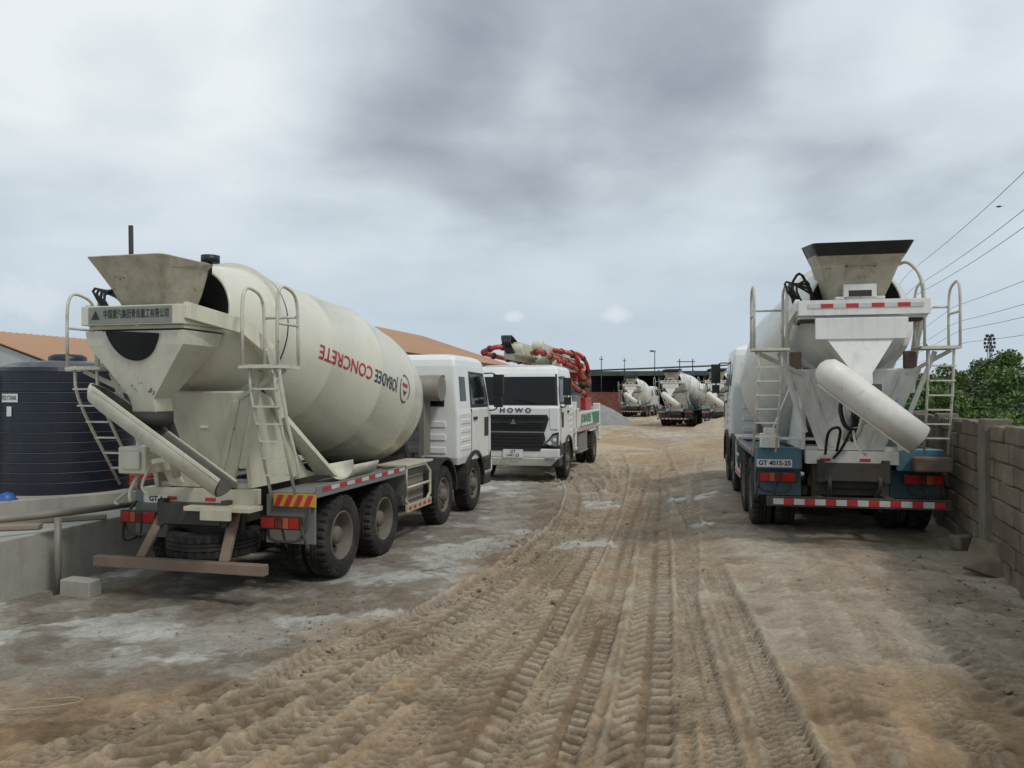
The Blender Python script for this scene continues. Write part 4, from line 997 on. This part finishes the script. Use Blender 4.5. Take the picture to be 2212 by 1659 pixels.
# lattice mast with foliage-like antenna crown
e=empty('lattice_mast',(55,89,0));b=MB()
for sx_,sy_ in((-1,-1),(1,-1),(1,1),(-1,1)):b.cyl((.3*sx_,.3*sy_,0),(.12*sx_,.12*sy_,9.0),.035,n=6)
for i in range(14):
    z=i*.64;w0=.3-.18*z/9;w1=.3-.18*(z+.64)/9
    b.beam((-w0,-w0,z),(w1,-w1,z+.64),.035,.035);b.beam((w0,-w0,z),(-w1,-w1,z+.64),.035,.035);b.beam((w0,w0,z),(w1,-w1,z+.64),.035,.035)
b.obj('mast_frame',wirem,e)
b=MB()
for z,w_ in((9.0,.35),(8.6,.5),(8.15,.55),(7.7,.5),(7.3,.4)):
    for a in range(6):
        t=a*math.pi/3+z;b.box(w_*math.cos(t)-.06,w_*math.cos(t)+.06,w_*math.sin(t)-.06,w_*math.sin(t)+.06,z-.16,z+.16)
        b.beam((0,0,z),(w_*math.cos(t),w_*math.sin(t),z),.03,.03)
b.obj('antenna',wirem,e);top(e,'thin dark lattice mast rising above the far woodland','mast')
# ------------------------------------------------------------------ poles and wires
def pole(x,y,h,arm,lab,nm='utility_pole'):
    e=empty(nm,(x,y,0));b=MB();b.cyl((0,0,0),(0,0,h),.07,.045);b.obj('pole_shaft',wirem,e)
    b=MB()
    if arm=='lamp':b.path([(0,0,h-.1),(.1,0,h+.15),(-.3,0,h+.15)],.05);b.box(-.55,-.1,-.15,.15,h+.05,h+.22)
    else:
        b.box(-arm,arm,-.04,.04,h-.45,h-.38)
        for k in(-1,0,1):b.cyl((k*arm*.9,0,h-.38),(k*arm*.9,0,h-.25),.035)
    b.obj('lamp_head' if arm=='lamp' else 'crossarm',wirem,e);top(e,lab,'pole')
pole(16.8,91,7.2,'lamp','dark street lamp beside the far shed','street_lamp')
pole(10.4,90,6.7,.2,'thin dark utility pole beyond the pump truck');pole(16.0,110,7.4,.2,'thin dark utility pole beyond the shed')
e=empty('line_gantry',(21.4,95,0))
for x in(-.8,.8):
    b=MB();b.cyl((x,0,0),(x,0,6.6),.06);b.obj('post',wirem,e)
b=MB();b.box(-1.1,1.1,-.04,.04,6.2,6.3);b.obj('crossarm',wirem,e);top(e,'dark twin pole gantry above the shed roof','pole')
pole(33.8,63,6.4,1.0,'utility pole standing among trees');pole(46,100,9,1.2,'distant utility pole above woodland')
def wire(off,z0,z1,r):
    a=Vector((math.cos(HW),-math.sin(HW)))
    pts=[]
    for k in range(25):
        t=k/24*1.0;D=4+t*150;q=W0+wd*D+a*off;sag=-1.3*math.sin(math.pi*((D%60)/60));pts.append((q.x,q.y,z0+(z1-z0)*t+sag*.6))
    b=MB();b.path(pts,r,n=5,rnd=1);top(b.obj('power_line',wirem),'thin black overhead power line running along the wall','wire','overhead power lines')
for off,z in((5.7,11.2),(5.9,10.0),(6.1,9.5),(8.6,8.6),(8.8,7.5),(9.0,6.9),(9.2,6.0)):
    wire(off,z,z,.013)
b=MB();k_=.6;Lb=[[(.11*sx*k_*math.cos(R(a)),z*.7*k_,.06*sx*k_*math.sin(R(a))) for a in range(0,360,45)] for sx,z in((.3,-.25),(1,-.05),(.8,.1),(.4,.22))]
b.loops(Lb,smooth=True);b.add([(0,-.09,0),(.025,-.2,0),(-.025,-.2,0)],[(0,1,2)]);b.add([(0,.12,.01),(.01,.17,0),(-.01,.17,0)],[(0,1,2)])
top(b.obj('bird',black,None,(18.05,28.6,9.28),(0,0,R(60))),'small black bird perched on a power line','bird')
# ------------------------------------------------------------------ world
w=bpy.data.worlds.new('World');scene.world=w;w.use_nodes=True;nt=w.node_tree;N=nt.nodes;L=nt.links
for n_ in list(N):N.remove(n_)
out=N.new('ShaderNodeOutputWorld');sky=N.new('ShaderNodeTexSky');sky.sky_type='NISHITA';sky.sun_disc=False;sky.sun_elevation=R(58);sky.sun_rotation=R(40)
bg1=N.new('ShaderNodeBackground');L.new(sky.outputs[0],bg1.inputs[0]);bg1.inputs[1].default_value=.10
bg2=N.new('ShaderNodeBackground');bg2.inputs[1].default_value=1.14
tc=N.new('ShaderNodeTexCoord');sp=N.new('ShaderNodeSeparateXYZ');L.new(tc.outputs['Generated'],sp.inputs[0])
def M(op,a,b_=None,c=None):
    n=N.new('ShaderNodeMath');n.operation=op
    for i,v in enumerate((a,b_,c)):
        if v is None:continue
        if isinstance(v,(int,float)):n.inputs[i].default_value=v
        else:L.new(v,n.inputs[i])
    return n.outputs[0]
def MR(s,a,b_,c=0,d_=1,sm=True):
    n=N.new('ShaderNodeMapRange');n.interpolation_type='SMOOTHSTEP' if sm else 'LINEAR';L.new(s,n.inputs[0])
    for i,v in enumerate((a,b_,c,d_)):n.inputs[i+1].default_value=v
    return n.outputs[0]
def MX(f,a,b_):
    n=N.new('ShaderNodeMix');n.data_type='RGBA';L.new(f,n.inputs[0])
    for i,v in((6,a),(7,b_)):
        if isinstance(v,tuple):n.inputs[i].default_value=(*v,1)
        else:L.new(v,n.inputs[i])
    return n.outputs[2]
zc=M('MAXIMUM',sp.outputs['Z'],0);den=M('ADD',zc,.22);px=M('DIVIDE',sp.outputs['X'],den);py=M('DIVIDE',sp.outputs['Y'],den)
cb=N.new('ShaderNodeCombineXYZ');L.new(px,cb.inputs[0]);L.new(py,cb.inputs[1]);cb.inputs[2].default_value=3.1
def NZ(sc,det,ro=.5,di=0,vec=None):
    n=N.new('ShaderNodeTexNoise');n.inputs['Scale'].default_value=sc;n.inputs['Detail'].default_value=det;n.inputs['Roughness'].default_value=ro;n.inputs['Distortion'].default_value=di
    L.new(vec or cb.outputs[0],n.inputs['Vector']);return n.outputs['Fac']
n1=NZ(1.15,6,.50,.25);n2=NZ(3.0,5,.5,.3)
f=M('ADD',M('MULTIPLY',n1,.70),M('MULTIPLY',n2,.32))
def blob(u,v,rad,amp):
    d_=Vector((u-1106,1671,850-v)).normalized();vm=N.new('ShaderNodeVectorMath');vm.operation='DOT_PRODUCT';L.new(tc.outputs['Generated'],vm.inputs[0]);vm.inputs[1].default_value=d_
    return MR(vm.outputs['Value'],math.cos(R(rad)),1.0,0,amp)
for u,v,rad,amp in((1220,200,15,-.17),(850,110,11,-.12),(1600,150,13,-.12),(2020,300,12,-.07),(1850,90,7,.18),(500,330,22,.12),(150,80,18,.14),(1300,430,16,.10),(260,170,5,-.09),(2150,120,8,.08)):
    f=M('ADD',f,blob(u,v,rad,amp))
cr=N.new('ShaderNodeValToRGB');L.new(f,cr.inputs[0]);E=cr.color_ramp.elements
E[0].position=.26;E[0].color=(.29,.325,.37,1);E[1].position=.76;E[1].color=(.76,.80,.815,1)
for p,c_ in((.38,(.395,.44,.485,1)),(.50,(.54,.60,.635,1)),(.62,(.64,.70,.73,1))):
    q=E.new(p);q.color=c_
hz=MR(sp.outputs['Z'],.0,.30,0,1);colr=MX(hz,(.455,.54,.625),cr.outputs[0])
n3=NZ(26,4,.6,0,tc.outputs['Generated'])
for u,v,rad,am in((1328,680,1.5,.5),(1108,684,1.0,.45),(40,640,3.5,.35)):
    dd=Vector((u-1106,1671,850-v)).normalized();sub=N.new('ShaderNodeVectorMath');sub.operation='SUBTRACT';L.new(tc.outputs['Generated'],sub.inputs[0]);sub.inputs[1].default_value=dd
    ml=N.new('ShaderNodeVectorMath');ml.operation='MULTIPLY';L.new(sub.outputs[0],ml.inputs[0]);ml.inputs[1].default_value=(1,1,1.9)
    ln=N.new('ShaderNodeVectorMath');ln.operation='LENGTH';L.new(ml.outputs[0],ln.inputs[0])
    q=M('ADD',M('DIVIDE',ln.outputs['Value'],math.sin(R(rad))),M('MULTIPLY',M('SUBTRACT',n3,.5),2.0))
    colr=MX(MR(q,1.05,.2,0,am),colr,(.74,.76,.79))
L.new(colr,bg2.inputs[0])
mx=N.new('ShaderNodeMixShader');mx.inputs[0].default_value=.92;L.new(bg1.outputs[0],mx.inputs[1]);L.new(bg2.outputs[0],mx.inputs[2]);L.new(mx.outputs[0],out.inputs[0])
sl=bpy.data.lights.new('sun','SUN');sl.energy=1.5;sl.angle=R(10);sl.color=(1,.96,.9);so=bpy.data.objects.new('sun',sl);COL.objects.link(so);so.rotation_euler=(R(36),R(16),R(20))
# ------------------------------------------------------------------ camera
cam=bpy.data.cameras.new('camera');cam.sensor_width=36;cam.lens=36*1671/2212;cam.clip_end=9000;cam.clip_start=.05
co=bpy.data.objects.new('camera',cam);COL.objects.link(co);co.location=(0,0,CAMZ);co.rotation_euler=(R(90.7),0,0);scene.camera=co
